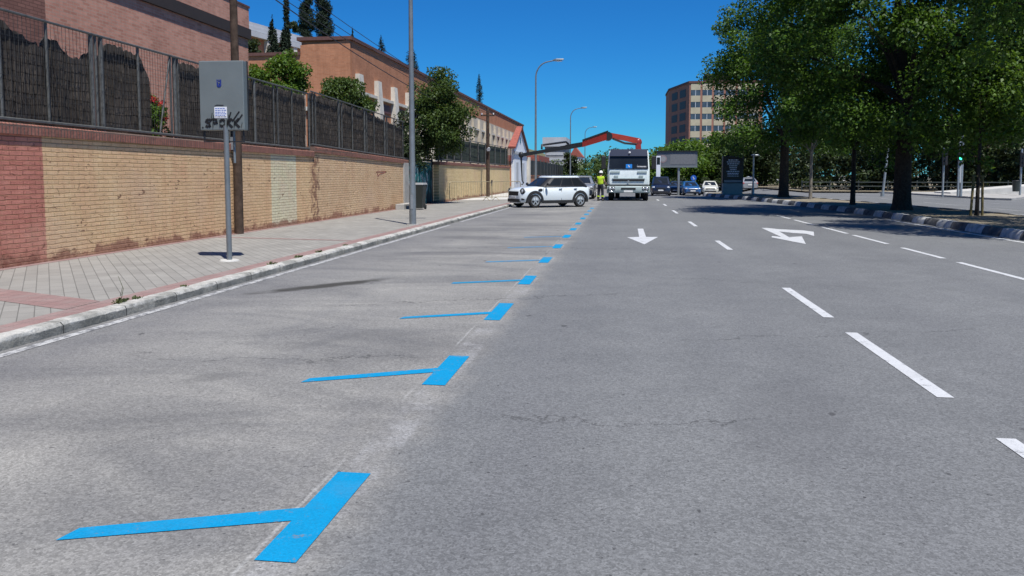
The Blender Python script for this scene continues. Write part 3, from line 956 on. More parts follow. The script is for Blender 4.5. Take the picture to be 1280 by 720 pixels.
def fence(y0, y1, posts, zb0, zb1, zt0, zt1, label, screens, mesh_step, heavy=()):
    f = thing('metal_fence', label, 'fence', (0, 0, 0), 0, 'fences on top of the garden walls')
    x = WX - 0.12
    zb = lambda y: zb0 + (zb1 - zb0) * (y - y0) / (y1 - y0)
    zt = lambda y: zt0 + (zt1 - zt0) * (y - y0) / (y1 - y0)
    for y in posts:
        r = 0.042 if y in heavy else 0.026
        MB().tube([(x, y, zb(y) - 0.12), (x, y, zt(y) + 0.01)], r, 8).build('post', 'fencemetal', f, 50)
    for nm, fn, r in (('top_rail', zt, 0.022), ('bottom_rail', lambda y: zb(y) + 0.05, 0.03)):
        MB().tube([(x + 0.03, y0, fn(y0)), (x + 0.03, y1, fn(y1))], r, 6).build(nm, 'fencemetal', f, 50)
    m = MB()
    y = y0
    while y < y1:
        m.bar((x + 0.032, y, zb(y) + 0.03), (x + 0.032, y, zt(y)), 0.0045, 0.0045)
        y += mesh_step
    z = 0.12
    while z < 1.6:
        m.bar((x + 0.036, y0, zb(y0) + z), (x + 0.036, y1, zb(y1) + z), 0.004, 0.004)
        z += 0.3
    m.build('wire_mesh', 'wire', f, fixn=False)
    for (outline, mat, twig) in screens:
        # outline: list of (y, fraction of the height) along the top
        rnd = random.Random(int(outline[0][0] * 100))
        s = MB()
        ys = []
        yy = outline[0][0]
        while yy < outline[-1][0]:
            ys.append(yy)
            yy += 0.07 if twig else 0.5
        ys.append(outline[-1][0])
        oy = [q[0] for q in outline]
        of = [q[1] for q in outline]
        xs = x - 0.055
        top = []
        for q in ys:
            fr = float(np.interp(q, oy, of))
            t = zb(q) + 0.06 + (zt(q) - zb(q) - 0.06) * fr + (rnd.uniform(-0.05, 0.03) if twig else 0)
            top.append(t)
        n = len(ys)
        rings = [[(xs - 0.03 - (rnd.uniform(0, .02)), q, zb(q) + 0.0), (xs + (rnd.uniform(-.012, .012) if twig else 0), q, zb(q) + 0.0), (xs + (rnd.uniform(-.02, .012) if twig else 0), q, (zb(q) + t) / 2), (xs + (rnd.uniform(-.015, .01) if twig else 0), q, t), (xs - 0.03, q, t)] for q, t in zip(ys, top)]
        s.loft(rings)
        so = s.build('screen_panel', mat, f)
        if twig:
            g = MB()
            cnt = int((ys[-1] - ys[0]) * 55)
            for _ in range(cnt):
                q = rnd.uniform(ys[0], ys[-1])
                t = float(np.interp(q, ys, top))
                L = rnd.uniform(0.25, 0.9)
                e = t + rnd.uniform(-0.9, 0.10) if rnd.random() < 0.55 else rnd.uniform(zb(q) + 0.2, t)
                e = max(e, zb(q) + L)
                a = rnd.uniform(-0.12, 0.12)
                dx = rnd.uniform(0.004, 0.03)
                g.bar((xs + dx, q, e - L), (xs + dx * rnd.uniform(0.6, 1.3), q + a * L, e), 0.007, 0.007)
            g.build('twigs', 'heather', so, fixn=False)
    return f
wy = lambda px, py: W(px, py, WX - 0.1).y
posts1 = [4.0, 6.2, 8.6] + [wy(px, 100) for px in (2, 61)] + [wy(px, 100) for px in (116, 121.5, 128, 174, 214, 219, 223, 286, 318)]
posts1 += [wy(px, 150) for px in (343, 348, 366, 387)]
hv = [posts1[5], posts1[7], posts1[10], posts1[13]]
p_ = lambda px: wy(px, 100)
sc1 = [([(2.0, 0.95), (6.0, 0.9), (9.0, 0.95), (p_(0), 0.95), (p_(20), 0.88), (p_(45), 0.80), (p_(58), 0.74), (p_(62), 0.86), (p_(78), 0.86), (p_(92), 0.70), (p_(105), 0.72), (p_(117), 0.82)], 'heather', True),
       ([(p_(129), 0.80), (p_(137), 0.96), (p_(150), 0.96), (p_(172), 0.93), (p_(180), 0.92), (p_(191), 0.66)], 'heather', True),
       ([(p_(222), 0.97), (p_(250), 0.96), (p_(300), 0.97), (23.0, 0.97)], 'heather', True)]
f1 = fence(2.0, 23.1, posts1, 2.36, 2.24, 4.05, 3.92, 'wire fence with ragged brown heather screening, on the red and cream wall', sc1, 0.09, hv)
MB().tube([(WX - 0.1, p_(213), 3.98), (WX - 0.12, p_(199), 2.35)], 0.018, 6).build('diagonal_brace', 'fencemetal', f1, 50)
posts2 = [wy(px, 160) for px in (391.5, 395, 424, 428, 441, 456, 459, 468, 481, 484, 493)] + [33.6]
f2 = fence(23.25, 33.8, posts2, 2.38, 2.17, 4.02, 3.78, 'wire fence fully lined with brown heather, on the wall before the gate', [([(23.3, 0.98), (28.5, 0.97), (30.0, 0.93), (33.7, 0.80)], 'heather', True)], 0.12, (posts2[2], posts2[5], posts2[8]))
posts3 = [40.3] + [wy(px, 190) for px in (552, 559, 568, 577, 588, 598, 607, 619, 626, 632, 638)] + [65.8]
f3 = fence(39.95, 65.9, posts3, 2.26, 2.28, 3.55, 3.75, 'pale post fence backed with dark green mesh, past the graffitied gate', [([(40.0, 0.96), (50.5, 0.94), (65.8, 0.95)], 'privacy', False)], 0.5, tuple(posts3))

# gate in the gap
gt = thing('metal_gate', 'dark corrugated metal gate covered in teal and white graffiti', 'gate', (WX - 0.35, (YB + YC) / 2, SZ))
g = MB()
n = 60
L = YC - YB - 0.5
rings = []
for i in range(n + 1):
    y = -L / 2 + L * i / n
    xo = 0.03 * (1 if (i // 2) % 2 else -1)
    rings.append([(xo - 0.02, y, 0.03), (xo + 0.02, y, 0.03), (xo + 0.02, y, 2.05), (xo - 0.02, y, 2.05)])
g.loft(rings)
g.build('corrugated_leaf', 'gate', gt)
MB().bx(-0.05, 0.05, -L / 2 - 0.22, -L / 2 - 0.12, 0, 2.2).bx(-0.05, 0.05, L / 2 + 0.12, L / 2 + 0.22, 0, 2.2).bx(-0.04, 0.04, -L / 2 - 0.12, L / 2 + 0.12, 2.08, 2.18).build('gate_frame', 'darkmetal', gt)
MB().bx(-0.3, 0.25, L / 2 - 1.1, L / 2 + 0.2, 0.0, 0.08).build('dark_threshold', 'eave', gt)

# wheelie bin
bn = thing('wheelie_bin', 'dark wheelie bin with pale lid standing before the gate', 'bin', (-8.25, 32.0, SZ), R(0))
m = MB()
m.loft([[(-0.22, -0.26, 0.06), (0.22, -0.26, 0.06), (0.22, 0.24, 0.06), (-0.22, 0.24, 0.06)], [(-0.29, -0.34, 1.0), (0.29, -0.34, 1.0), (0.29, 0.34, 1.0), (-0.29, 0.34, 1.0)]])
m.build('bin_body', 'bin', bn, bevel=0.02)
MB().loft([[(-0.31, -0.36, 1.003), (0.31, -0.36, 1.003), (0.31, 0.38, 1.003), (-0.31, 0.38, 1.003)], [(-0.28, -0.33, 1.09), (0.28, -0.33, 1.09), (0.28, 0.36, 1.09), (-0.28, 0.36, 1.09)]]).build('lid', 'greywall', bn, bevel=0.02)
for s in (-1, 1):
    MB().tube([(0.20 * s, 0.27, 0.1), (0.26 * s, 0.27, 0.1)], 0.1, 12).build('wheel', 'rubber', bn, 50)

# crowd barriers
def barrier():
    b = thing('crowd_barrier', 'faded yellow crowd barrier on the pavement, the one nearer the gate', 'barrier', (0, 0, 0), 0, 'crowd barriers by the yellow wall')
    m = MB()
    L, H = 2.5, 1.05
    m.tube([(-L / 2, 0, 0.12), (-L / 2, 0, H - 0.12), (-L / 2 + 0.05, 0, H - 0.03), (-L / 2 + 0.14, 0, H), (L / 2 - 0.14, 0, H), (L / 2 - 0.05, 0, H - 0.03), (L / 2, 0, H - 0.12), (L / 2, 0, 0.12)], 0.019, 8)
    m.tube([(-L / 2, 0, 0.2), (L / 2, 0, 0.2)], 0.015, 6)
    m.build('frame', 'yellowrail', b, 50)
    m = MB()
    for i in range(1, 18):
        x = -L / 2 + L * i / 18
        m.tube([(x, 0, 0.2), (x, 0, H)], 0.006, 5)
    m.build('bars', 'yellowrail', b, 50)
    for x in (-L / 2 + 0.3, L / 2 - 0.3):
        MB().tube([(x, -0.28, 0.02), (x, -0.05, 0.17), (x, 0.05, 0.17), (x, 0.28, 0.02)], 0.016, 6).build('foot', 'yellowrail', b, 50)
    return b
b1 = barrier()
pa, pb = G(562, 252.5, SZ), G(614, 251, SZ)
b1.location = (pa + pb) / 2
b1.rotation_euler = (0, 0, math.atan2(pb.y - pa.y, pb.x - pa.x))
b1.scale = ((pb - pa).length / 2.5, 1, 1)
pc = Vector((-5.85, 45.0, SZ))
dup(b1, (pb + pc) / 2 + Vector((0.1, 0.2, 0)), math.atan2(pc.y - pb.y, pc.x - pb.x), 'faded yellow crowd barrier on the pavement, the one nearer the white car').scale = (0.9, 1, 1)

# =====================================================================
#  LEFT BUILDINGS
# =====================================================================
b = thing('brick_building', 'large pinkish brown brick building behind the heather fence, nearest on the left', 'building', (0, 0, 0))
FX = -14.0
MB().bx(FX - 12, FX, -12, 29.0, -0.05, 6.6).build('wall', 'pinkbrick', b)
MB().bx(FX - 12.3, FX + 0.09, -12, 29.1, 6.603, 6.98).build('eave', 'eave', b)
MB().bx(FX - 12, FX + 0.04, -12, 29.04, 6.983, 7.75).build('parapet', 'pinkbrick', b)
MB().bx(FX - 12.1, FX + 0.07, -12, 29.08, 7.753, 7.83).build('roof_edge', 'darkcoping', b)
MB().bx(FX + 0.003, FX + 0.10, 19.6, 20.2, 0, 4.3).build('pilaster', 'pinkbrick', b)

# factory with pilasters
fb = thing('factory_building', 'long orange brick factory with cream pilasters behind the yellow walls', 'building', (0, 0, 0))
FX2, Y0, Y1 = -17.0, 49.5, 139.0
m = MB()
m.bx(FX2 - 3.3, FX2, Y0, Y1, -0.05, 10.0)
m.build('wall', ['orangebrick'], fb)
MB().bx(FX2 - 14, FX2 - 3.303, Y0, Y1, -0.05, 9.09).build('rear_wing', 'orangebrick', fb)
m = MB()
m.slab([(FX2 - 14, Y0 - 0.01, 0), (FX2 - 0.02, Y0 - 0.01, 0), (FX2 - 0.02, Y0 - 0.01, 10.0), (FX2 - 3.3, Y0 - 0.01, 9.72), (FX2 - 3.3, Y0 - 0.01, 9.1), (FX2 - 14, Y0 - 0.01, 9.1)], (0, -0.2, 0))
m.build('end_wall', 'orangebrick_end', fb)
MB().bx(FX2 - 3.5, FX2 + 0.12, Y0 - 0.3, Y1 + 0.1, 10.003, 10.22).build('roof_coping', 'darkcoping', fb)
MB().bx(FX2 - 14, FX2 - 3.3, Y0 - 0.32, Y0 + 0.3, 9.103, 9.3).build('end_coping', 'darkcoping', fb)
MB().bx(FX2 + 0.003, FX2 + 0.09, Y0, Y1, -0.05, 5.3).build('cream_plinth', 'cream', fb)
MB().bx(FX2 + 0.003, FX2 + 0.24, Y0, Y1, 6.75, 6.95).build('string_course', 'creamlight', fb)
MB().bx(FX2 - 13.9, FX2 - 0.05, Y0 - 0.42, Y0 - 0.215, 5.6, 5.85).build('end_course', 'creamlight', fb)
for k in range(3):
    MB().bx(FX2 - 3.6 - 4 * k, FX2 - 3.0 - 4 * k, Y0 - 0.5, Y0 - 0.215, 0, 7.3).build('pilaster', 'creamlight', fb)
k = 0
y = Y0 + 0.6
while y < Y1:
    st = 4.0
    MB().loft([[(FX2 + 0.0, y, 0), (FX2 + 0.65, y, 0), (FX2 + 0.65, y + 0.95, 0), (FX2 + 0.0, y + 0.95, 0)], [(FX2 + 0.0, y, 5.6), (FX2 + 0.42, y, 5.6), (FX2 + 0.42, y + 0.95, 5.6), (FX2 + 0.0, y + 0.95, 5.6)],
               [(FX2 + 0.0, y + 0.05, 8.0), (FX2 + 0.28, y + 0.05, 8.0), (FX2 + 0.28, y + 0.85, 8.0), (FX2 + 0.0, y + 0.85, 8.0)]]).build('pilaster', 'creamlight' if k < 7 else 'cream', fb)
    wd = MB().bx(FX2 + 0.003, FX2 + 0.07, y + 1.15, y + st - 0.25, 5.95, 6.55).build('window', 'shutter' if k < 8 else 'glassdark', fb)
    MB().bx(FX2 + 0.1, FX2 + 0.17, y + 1.9, y + st - 0.9, 3.3, 4.0).build('window', 'glassdark', fb)
    y += st
    k += 1
m = MB()
m.bx(FX2 + 0.003, FX2 + 0.06, 74, Y1 - 0.5, 5.303, 8.2)
m.build('grey_render_band', 'cream', fb)

# pale modern block on the hill
wb = thing('white_building', 'pale grey flat roofed block on the hill behind the brick buildings', 'building', (-39.6, 84.5, 0), -math.atan2(2.5, 12.5))
MB().bx(-9, 0, -16, 13.2, 9, 16.397).build('wall', 'orangebrick', wb)
for z0, z1, o in ((16.4, 16.98, 0.55), (17.06, 17.5, 0.35), (17.53, 17.95, 0.2)):
    MB().bx(-9, o, -16, 13.4, z0, z1).build('fascia', 'greyband', wb)
MB().bx(-9, 0.3, -16, 13.3, 16.983, 17.057).build('shadow_joint', 'eave', wb)
for y in (-9, -4, 1, 6, 11):
    MB().bx(0.003, 0.45, y, y + 0.7, 9, 16.397).build('column', 'creamlight', wb)
    MB().bx(0.003, 0.06, y + 1.4, y + 4.2, 13.4, 14.6).build('window', 'pane', wb)

# gate lodge: white gable to the street
lo = thing('gate_lodge', 'white gabled gate lodge with a red roof past the yellow wall', 'building', (0, 0, 0))
LX = -8.85
m = MB()
gp = [(LX, 66.2, 0), (LX, 75.0, 0), (LX, 75.0, 3.75), (LX, 70.2, 5.55), (LX, 66.2, 3.85)]
m.slab(gp, (-0.25, 0, 0))
m.build('wall', 'whitewall', lo)
m = MB()
m.slab([(LX + 0.18, 65.7, 3.70), (LX + 0.18, 70.2, 5.62), (LX - 0.30, 70.2, 5.62), (LX - 0.45, 65.7, 3.70)], (0, -0.04, 0.16))
m.build('roof', 'redroof', lo)
MB().slab([(LX + 0.18, 75.5, 3.62), (LX + 0.18, 70.25, 5.62), (LX - 0.30, 70.25, 5.62), (LX - 0.45, 75.5, 3.62)], (0, 0.04, 0.16)).build('roof', 'darkcoping', lo)
MB().bx(LX + 0.003, LX + 0.12, 66.0, 75.2, 3.3, 3.5).build('cornice', 'greyband', lo)
for y in (67.3, 71.6):
    MB().bx(LX + 0.003, LX + 0.03, y, y + 1.4, 0.9, 2.6).build('window', 'greyband', lo)
MB().bx(LX + 0.003, LX + 0.03, 69.9, 70.5, 4.3, 4.8).build('window', 'glassdark', lo)
MB().bx(LX - 0.15, LX + 0.2, 75.6, 76.6, 0, 3.2).build('gate_pier', 'creamlight', lo)

# low brick wall and dark fence beyond
lw = thing('low_brick_wall', 'low reddish brick wall under a dark fence beyond the lodge', 'wall', (0, 0, 0))
MB().bx(-9.2, -8.9, 77, 125, -0.05, 1.35).build('wall', 'orangebrick', lw)
MB().bx(-9.25, -8.85, 77, 125, 1.353, 1.45).build('coping', 'darkcoping', lw)
df = thing('dark_fence', 'dark railing fence standing on the low reddish wall', 'fence', (0, 0, 0))
MB().bx(-9.08, -9.03, 77, 125, 1.5, 3.0).build('fence_panel', 'darkmetal', df)
for y in range(78, 126, 4):
    MB().bx(-9.1, -9.0, y, y + 0.12, 1.453, 3.2).build('post', 'fencemetal', df)
ho = thing('orange_house', 'small orange brick house with a flat roof beyond the lodge', 'house', (0, 0, 0))
MB().bx(-16.5, -11.3, 108, 124, -0.05, 3.4).build('wall', 'orangebrick_end', ho)
MB().bx(-16.7, -11.1, 107.8, 124, 3.403, 4.2).build('roof', 'redroof', ho)
gb = thing('grey_block', 'grey stepped office block seen under the crane boom', 'building', (0, 0, 0))
Yg = 150
p0, p1 = P(681, 215, Yg), P(706, 175, Yg)
MB().bx(p0.x, p1.x, Yg, Yg + 14, -0.05, p1.z - 1.2).build('wall', 'greywall', gb)
MB().bx(p0.x - 0.4, p1.x + 0.3, Yg - 0.4, Yg + 14, p1.z - 1.197, p1.z + 0.5).build('roof_slab', 'greyband', gb)
for k in range(5):
    z = 1.2 + k * (p1.z - 3) / 5
    MB().bx(p0.x + 0.3, p1.x - 0.3, Yg - 0.08, Yg - 0.003, z, z + 0.5).build('window_band', 'greyband', gb)
hs2 = thing('terrace_house', 'small house with a red roof and white gable between the far trees', 'house', (0, 0, 0))
q0, q1 = P(713, 215, 175), P(727, 196, 175)
MB().bx(q0.x, q1.x, 175, 185, -0.05, q1.z).build('wall', 'whitewall', hs2)
MB().slab([(q0.x - .3, 174.8, q1.z + .003), (q1.x + .3, 174.8, q1.z + .003), (q0.x * .6 + q1.x * .4, 174.8, q1.z + 2.2)], (0, 10, 0)).build('roof', 'redroof', hs2)

# brick tower block to the right
tb = thing('tower_block', 'brown brick apartment tower with cream panels rising behind the trees', 'building', (0, 0, 0))
YT = 200.0
c0 = P(862, 104, YT)
TX, TZ = c0.x, c0.z
foot = [(TX, YT), (TX + 17.3, YT), (TX + 17.3, YT + 32), (TX - 3.9, YT + 32), (TX - 3.9, YT + 17)]
MB().prism(foot, -0.05, TZ).build('wall', 'towerbrick', tb)
MB().prism([(x - 0.2, y - 0.2) for x, y in foot], TZ + 0.003, TZ + 0.5).build('roof_edge', 'darkcoping', tb)
MB().bx(TX + 4, TX + 10, YT + 3, YT + 9, TZ + 0.503, TZ + 2.6).build('roof_house', 'eave', tb)
for bay in range(6):
    x0 = TX + 0.55 + bay * 2.75
    for fl in range(6):
        z = TZ - 3.0 - fl * 2.85
        MB().bx(x0 - 0.2, x0 + 2.05, YT - 0.10, YT - 0.003, z + 1.35, z + 2.85).build('cream_panel', 'towercream', tb)
        wd = MB().bx(x0 - 0.2, x0 + 2.05, YT - 0.06, YT - 0.003, z, z + 1.347).build('window', 'pane', tb)
        MB().bx(x0 + 0.88, x0 + 0.97, YT - 0.09, YT - 0.063, z, z + 1.3).build('mullion', 'whitewall', wd)
dv = (Vector((TX - 3.9, YT + 17, 0)) - Vector((TX, YT, 0)))
nv = Vector((-dv.y, dv.x, 0)).normalized()
nv = nv if nv.y < 0 or nv.x < 0 else -nv
for kx in (0.16, 0.56):
    for fl in range(6):
        z = TZ - 3.0 - fl * 2.85
        a = Vector((TX, YT, 0)) + dv * kx + nv * 0.003
        bq = Vector((TX, YT, 0)) + dv * (kx + 0.28) + nv * 0.003
        MB().slab([a + Vector((0, 0, z)), bq + Vector((0, 0, z)), bq + Vector((0, 0, z + 1.9)), a + Vector((0, 0, z + 1.9))], nv * 0.06).build('window', 'darkwindow', tb)
ob = thing('orange_block', 'orange brick block glimpsed through leaves at the right edge', 'building', (0, 0, 0))
MB().bx(55, 80, 118, 140, -0.05, 17.5).build('wall', 'orangebrick_end', ob)
for fl in range(5):
    for bay in range(6):
        MB().bx(56.5 + bay * 3.8, 58.3 + bay * 3.8, 117.93, 117.997, 2.2 + fl * 3.1, 3.7 + fl * 3.1).build('window', 'pane', ob)

# =====================================================================
#  STREET FURNITURE
# =====================================================================
# sign seen from behind
sp = G(287, 326, SZ)
sg = thing('street_sign', 'grey sign panel seen from behind, on a pole, sprayed with black graffiti', 'sign', sp, R(3))
MB().tube([(0, 0, 0.004), (0, 0, 2.2)], 0.043, 14).build('pole', 'polegrey', sg, 50)
MB().tube([(0, 0, 0.0), (0, 0, 0.02)], [0.16, 0.15], 14).build('base_patch', 'whiteslab', sg, 50)
MB().tube([(0.09, 0.10, 1.6), (0.09, 0.10, 2.3)], 0.022, 8).build('support_rod', 'polegrey', sg, 50)
pw0, pw1, pz0, pz1 = -0.42, 0.32, 2.05, 3.16
pn = MB().bx(pw0, pw1, -0.02, 0.13, pz0, pz1).build('panel', 'signgrey', sg, bevel=0.012)
MB().bx(pw0 - 0.008, pw1 + 0.008, 0.133, 0.15, pz0 - 0.008, pz1 + 0.008).build('front_plate', 'darkmetal', sg)
fr = MB()
fr.bx(pw0 + 0.03, pw0 + 0.05, 0.02, 0.05, pz0 - 0.17, pz0 - 0.003).bx(pw1 - 0.05, pw1 - 0.03, 0.02, 0.05, pz0 - 0.17, pz0 - 0.003).bx(pw0 + 0.03, pw1 - 0.03, 0.02, 0.05, pz0 - 0.19, pz0 - 0.173)
fr.build('lower_bracket', 'darkmetal', sg)
# emblem
cx, cz = -0.085, 2.80
em = MB()
em.slab([(cx - 0.038, -0.023, cz + 0.06), (cx - 0.038, -0.023, cz - 0.035), (cx - 0.018, -0.023, cz - 0.062), (cx + 0.018, -0.023, cz - 0.062), (cx + 0.038, -0.023, cz - 0.035), (cx + 0.038, -0.023, cz + 0.06)], (0, -0.003, 0))
em = em.build('emblem', 'cityblue', pn)
q = MB()
for (x0, z0, x1, z1) in [(-0.02, 0.035, -0.005, 0.0), (-0.005, 0.0, 0.012, 0.02), (0.012, 0.02, 0.018, -0.01), (0.0, 0.0, -0.012, -0.04), (-0.02, 0.05, 0.02, 0.05)]:
    q.bar((cx + x0, -0.028, cz + z0), (cx + x1, -0.028, cz + z1), 0.004, 0.009)
q.build('emblem_figure', 'polegrey', em, fixn=False)
# sticker
st = MB().bx(-0.175, 0.035, -0.0245, -0.021, 2.245, 2.425).build('sticker', 'sticker', pn)
q = MB()
rnd = random.Random(5)
for i, zz in enumerate((2.40, 2.37, 2.34, 2.315, 2.29, 2.265)):
    x = -0.16
    while x < 0.01:
        l = rnd.uniform(0.012, 0.04)
        q.bx(x, min(x + l, 0.022), -0.0262, -0.0246, zz - 0.006, zz + 0.006, 1 if i in (5,) else 0)
        x += l + 0.009
q.build('small_print', ['stickerblue', 'stickerdark'], st)
def stroke(mb, pts, w, y=-0.0235):
    for a, b in zip(pts[:-1], pts[1:]):
        mb.bar((a[0], y, a[1]), (b[0], y, b[1]), 0.003, w)
T = {'S': [(1, .85), (.55, 1), (.1, .8), (.2, .6), (.8, .45), (.9, .2), (.5, 0), (0, .12)],
     'P': [(.1, -.1), (.15, 1), (.8, .95), (.9, .6), (.2, .45)],
     'O': [(.5, 1), (.08, .7), (.1, .2), (.5, 0), (.9, .25), (.9, .75), (.5, 1)],
     'K1': [(.12, -.05), (.15, 1.05)], 'K2': [(.95, 1.1), (.2, .5), (1, -.1)]}
x0 = -0.33
for ch in 'SPOKK':
    w_, h_ = 0.095, 0.12
    gf = MB()
    for key in ([ch] if ch != 'K' else ['K1', 'K2']):
        stroke(gf, [(x0 + px * w_, 2.105 + pz * h_) for px, pz in T[key]], 0.042)
    gf.build('sprayed_letter', 'graffiti', pn, fixn=False)
    x0 += 0.118
for (ax, az, bx_, bz) in [(0.285, 2.17, 0.265, 2.08), (-0.385, 2.085, -0.37, 2.105), (-0.24, 2.19, -0.21, 2.33), (-0.25, 2.19, -0.20, 2.24), (0.05, 2.19, 0.10, 2.34), (0.12, 2.19, 0.24, 2.35), (0.2, 2.18, 0.29, 2.30), (-0.19, 2.20, -0.19, 2.29), (0.07, 2.2, 0.06, 2.30), (-0.17, 2.435, -0.13, 2.455), (-0.13, 2.455, -0.02, 2.45)]:
    gf = MB()
    stroke(gf, [(ax, az), (bx_, bz)], 0.022 if az < 2.4 else 0.010)
    gf.build('sprayed_stroke', 'graffiti', pn, fixn=False)
for o_ in sg.children:
    if o_.name.split('.')[0] in ('panel', 'front_plate', 'lower_bracket'):
        o_.location.z += 0.075

# street lamps
def lamp():
    l = thing('street_lamp', 'tall grey street lamp whose head is out of the picture, nearest the camera', 'street lamp', (0, 0, 0), 0, 'curved street lamps along the kerb')
    H = 9.0
    pts = [(0, 0, 0), (0, 0, 1.1), (0, 0, 1.15), (0, 0, 4), (0, 0, 7.9)]
    rr = [0.098, 0.094, 0.084, 0.070, 0.050]
    for k in range(1, 9):
        a = R(90) * k / 9
        pts.append((0.9 * (1 - math.cos(a)), 0, 7.9 + 1.0 * math.sin(a)))
        rr.append(0.048 - 0.001 * k)
    pts.append((1.25, 0, 8.98))
    rr.append(0.038)
    MB().tube(pts, rr, 14).build('pole', 'polegrey', l, 50)
    MB().tube([(0, 0, 0), (0, 0, 0.02)], 0.19, 10).build('base_plate', 'concrete', l, 50)
    MB().bx(-0.035, 0.035, -0.1, -0.092, 0.45, 0.85).build('service_door', 'galv', l)
    m = MB()
    m.loft([[(1.15, -0.07, 8.93), (1.15, 0.07, 8.93), (1.15, 0.07, 9.03), (1.15, -0.07, 9.03)], [(1.35, -0.15, 8.93), (1.35, 0.15, 8.93), (1.35, 0.12, 9.08), (1.35, -0.12, 9.08)], [(1.85, -0.12, 9.0), (1.85, 0.12, 9.0), (1.85, 0.08, 9.08), (1.85, -0.08, 9.08)]])
    hd = m.build('lamp_head', 'polegrey', l, bevel=0.015)
    MB().bx(1.38, 1.75, -0.09, 0.09, 8.91, 8.935).build('diffuser', 'signwhite', hd)
    return l
l1 = lamp()
lb = G(516, 281, SZ)
l1.location = lb
dup(l1, (-5.72, 53.6, SZ), 0, 'curved grey street lamp rising behind the white car')
dup(l1, (-5.8, 91.5, SZ), 0, 'curved street lamp between the grey block and the crane boom')
dup(l1, (-5.8, 128, SZ), 0, 'small distant curved lamp against the far trees')

# telegraph poles
def wood_pole(loc, h, r, label):
    p = thing('wooden_pole', label, 'pole', loc, 0, 'wooden cable poles by the wall')
    MB().tube([(0, 0, -0.05), (0.01, 0, h * 0.3), (0.0, 0.01, h * 0.7), (0, 0, h)], [r, r * 0.95, r * 0.85, r * 0.72], 12).build('shaft', 'wood', p, 50)
    MB().bx(-0.45, 0.45, -0.06, -0.005, h - 0.55, h - 0.45).build('crossarm', 'wood', p)
    for x in (-0.38, 0.0, 0.38):
        MB().tube([(x, -0.03, h - 0.448), (x, -0.03, h - 0.38), (x, -0.03, h - 0.33)], [0.035, 0.045, 0.02], 8).build('insulator', 'signwhite', p, 50)
    return p
pp1 = W(299, 287.5, WX + 0.13)
pp1.z = SZ
k1 = wood_pole(pp1, 6.9, 0.105, 'weathered brown wooden pole against the cream wall behind the sign')
pp2 = Vector((-8.62, 51.5, SZ))
k2 = wood_pole(pp2, 5.75, 0.13, 'wooden pole with crossarm against the yellow wall past the gate')
MB().tube([(0.1, -0.35, 3.05), (0.1, -0.14, 3.15)], [0.13, 0.05], 10).build('lamp_bell', 'signwhite', k2, 50)
MB().bx(-0.10, -0.02, -0.13, -0.128, 2.0, 2.3).build('plate', 'galv', k1)
def cable(a, b, sag, label, r=0.012):
    a, b = Vector(a), Vector(b)
    pts = []
    for i in range(25):
        t = i / 24
        p = a.lerp(b, t)
        p.z -= sag * 4 * t * (1 - t)
        pts.append(p)
    o = MB().tube(pts, r, 5).build('overhead_cable', 'black', None, 50)
    tag(o, label, 'cable', 'overhead cables')
for dx, z1_, z2_, lb_ in [(-0.38, 6.57, 5.4, 'thin black overhead cable between the wooden poles, on the left insulators'), (0.0, 6.57, 5.4, 'thin black overhead cable between the wooden poles, on the middle insulators'), (0.38, 6.57, 5.4, 'thin black overhead cable between the wooden poles, on the right insulators')]:
    cable(pp1 + Vector((dx, -0.03, z1_)), pp2 + Vector((dx, -0.03, z2_)), 0.35, lb_, 0.011)
cable(pp1 + Vector((0, 0, 6.2)), pp2 + Vector((0, 0, 4.9)), 0.5, 'lowest and thickest overhead cable between the two wooden poles', 0.017)

# variable message panel over the far carriageway
Yv = 86
va, vb = P(821, 209, Yv), P(872, 189.5, Yv)
vm = thing('message_panel', 'wide grey electronic message panel with faint round symbol beside the truck', 'sign', (0, 0, 0))
MB().bx(va.x, vb.x, Yv, Yv + 0.4, va.z, vb.z).build('panel_case', 'panelgrey', vm, bevel=0.03)
MB().bx(va.x - 0.06, vb.x + 0.06, Yv - 0.12, Yv + 0.4, vb.z + 0.003, vb.z + 0.1).build('hood', 'darkmetal', vm)
MB().bx(va.x, vb.x, Yv - 0.06, Yv - 0.003, va.z - 0.03, va.z + 0.12).build('bottom_trim', 'signgrey', vm)
cxv, czv = va.x + 0.62, (va.z + vb.z) / 2 + 0.05
ring = MB()
n = 28
for r0_, r1_ in ((0.30, 0.40),):
    for i in range(n):
        a, b_ = 2 * math.pi * i / n, 2 * math.pi * (i + 1) / n
        ring.slab([(cxv + r0_ * math.cos(a), Yv - 0.01, czv + r0_ * math.sin(a)), (cxv + r1_ * math.cos(a), Yv - 0.01, czv + r1_ * math.sin(a)), (cxv + r1_ * math.cos(b_), Yv - 0.01, czv + r1_ * math.sin(b_)), (cxv + r0_ * math.cos(b_), Yv - 0.01, czv + r0_ * math.sin(b_))], (0, 0.008, 0))
ring.build('symbol_ring', 'panelred', vm)
MB().tube([(cxv, Yv - 0.008, czv), (cxv, Yv - 0.002, czv)], 0.29, 20).build('symbol_disc', 'panelmark', vm, 50)
MB().bx(cxv + 0.75, vb.x - 0.2, Yv - 0.012, Yv - 0.003, va.z + 0.3, vb.z - 0.12).build('display_face', 'panelface', vm)
pxm = P(848, 235, Yv + 0.2).x
MB().tube([(pxm, Yv + 0.2, -0.62), (pxm, Yv + 0.2, va.z)], 0.13, 12).build('post', 'galv', vm, 50)
ts = thing('white_totem', 'slim white cabinet post between the truck and the message panel', 'post', Vector((P(823, 200, 85).x, 85, 0)))
hz = P(823, 195, ts.location.y).z
MB().bx(-0.22, 0.22, -0.15, 0.15, -0.5, hz).build('cabinet', 'whitewall', ts, bevel=0.02)
MB().bx(-0.17, 0.17, -0.156, -0.153, hz - 0.9, hz - 0.15).build('dark_window', 'glassdark', ts)

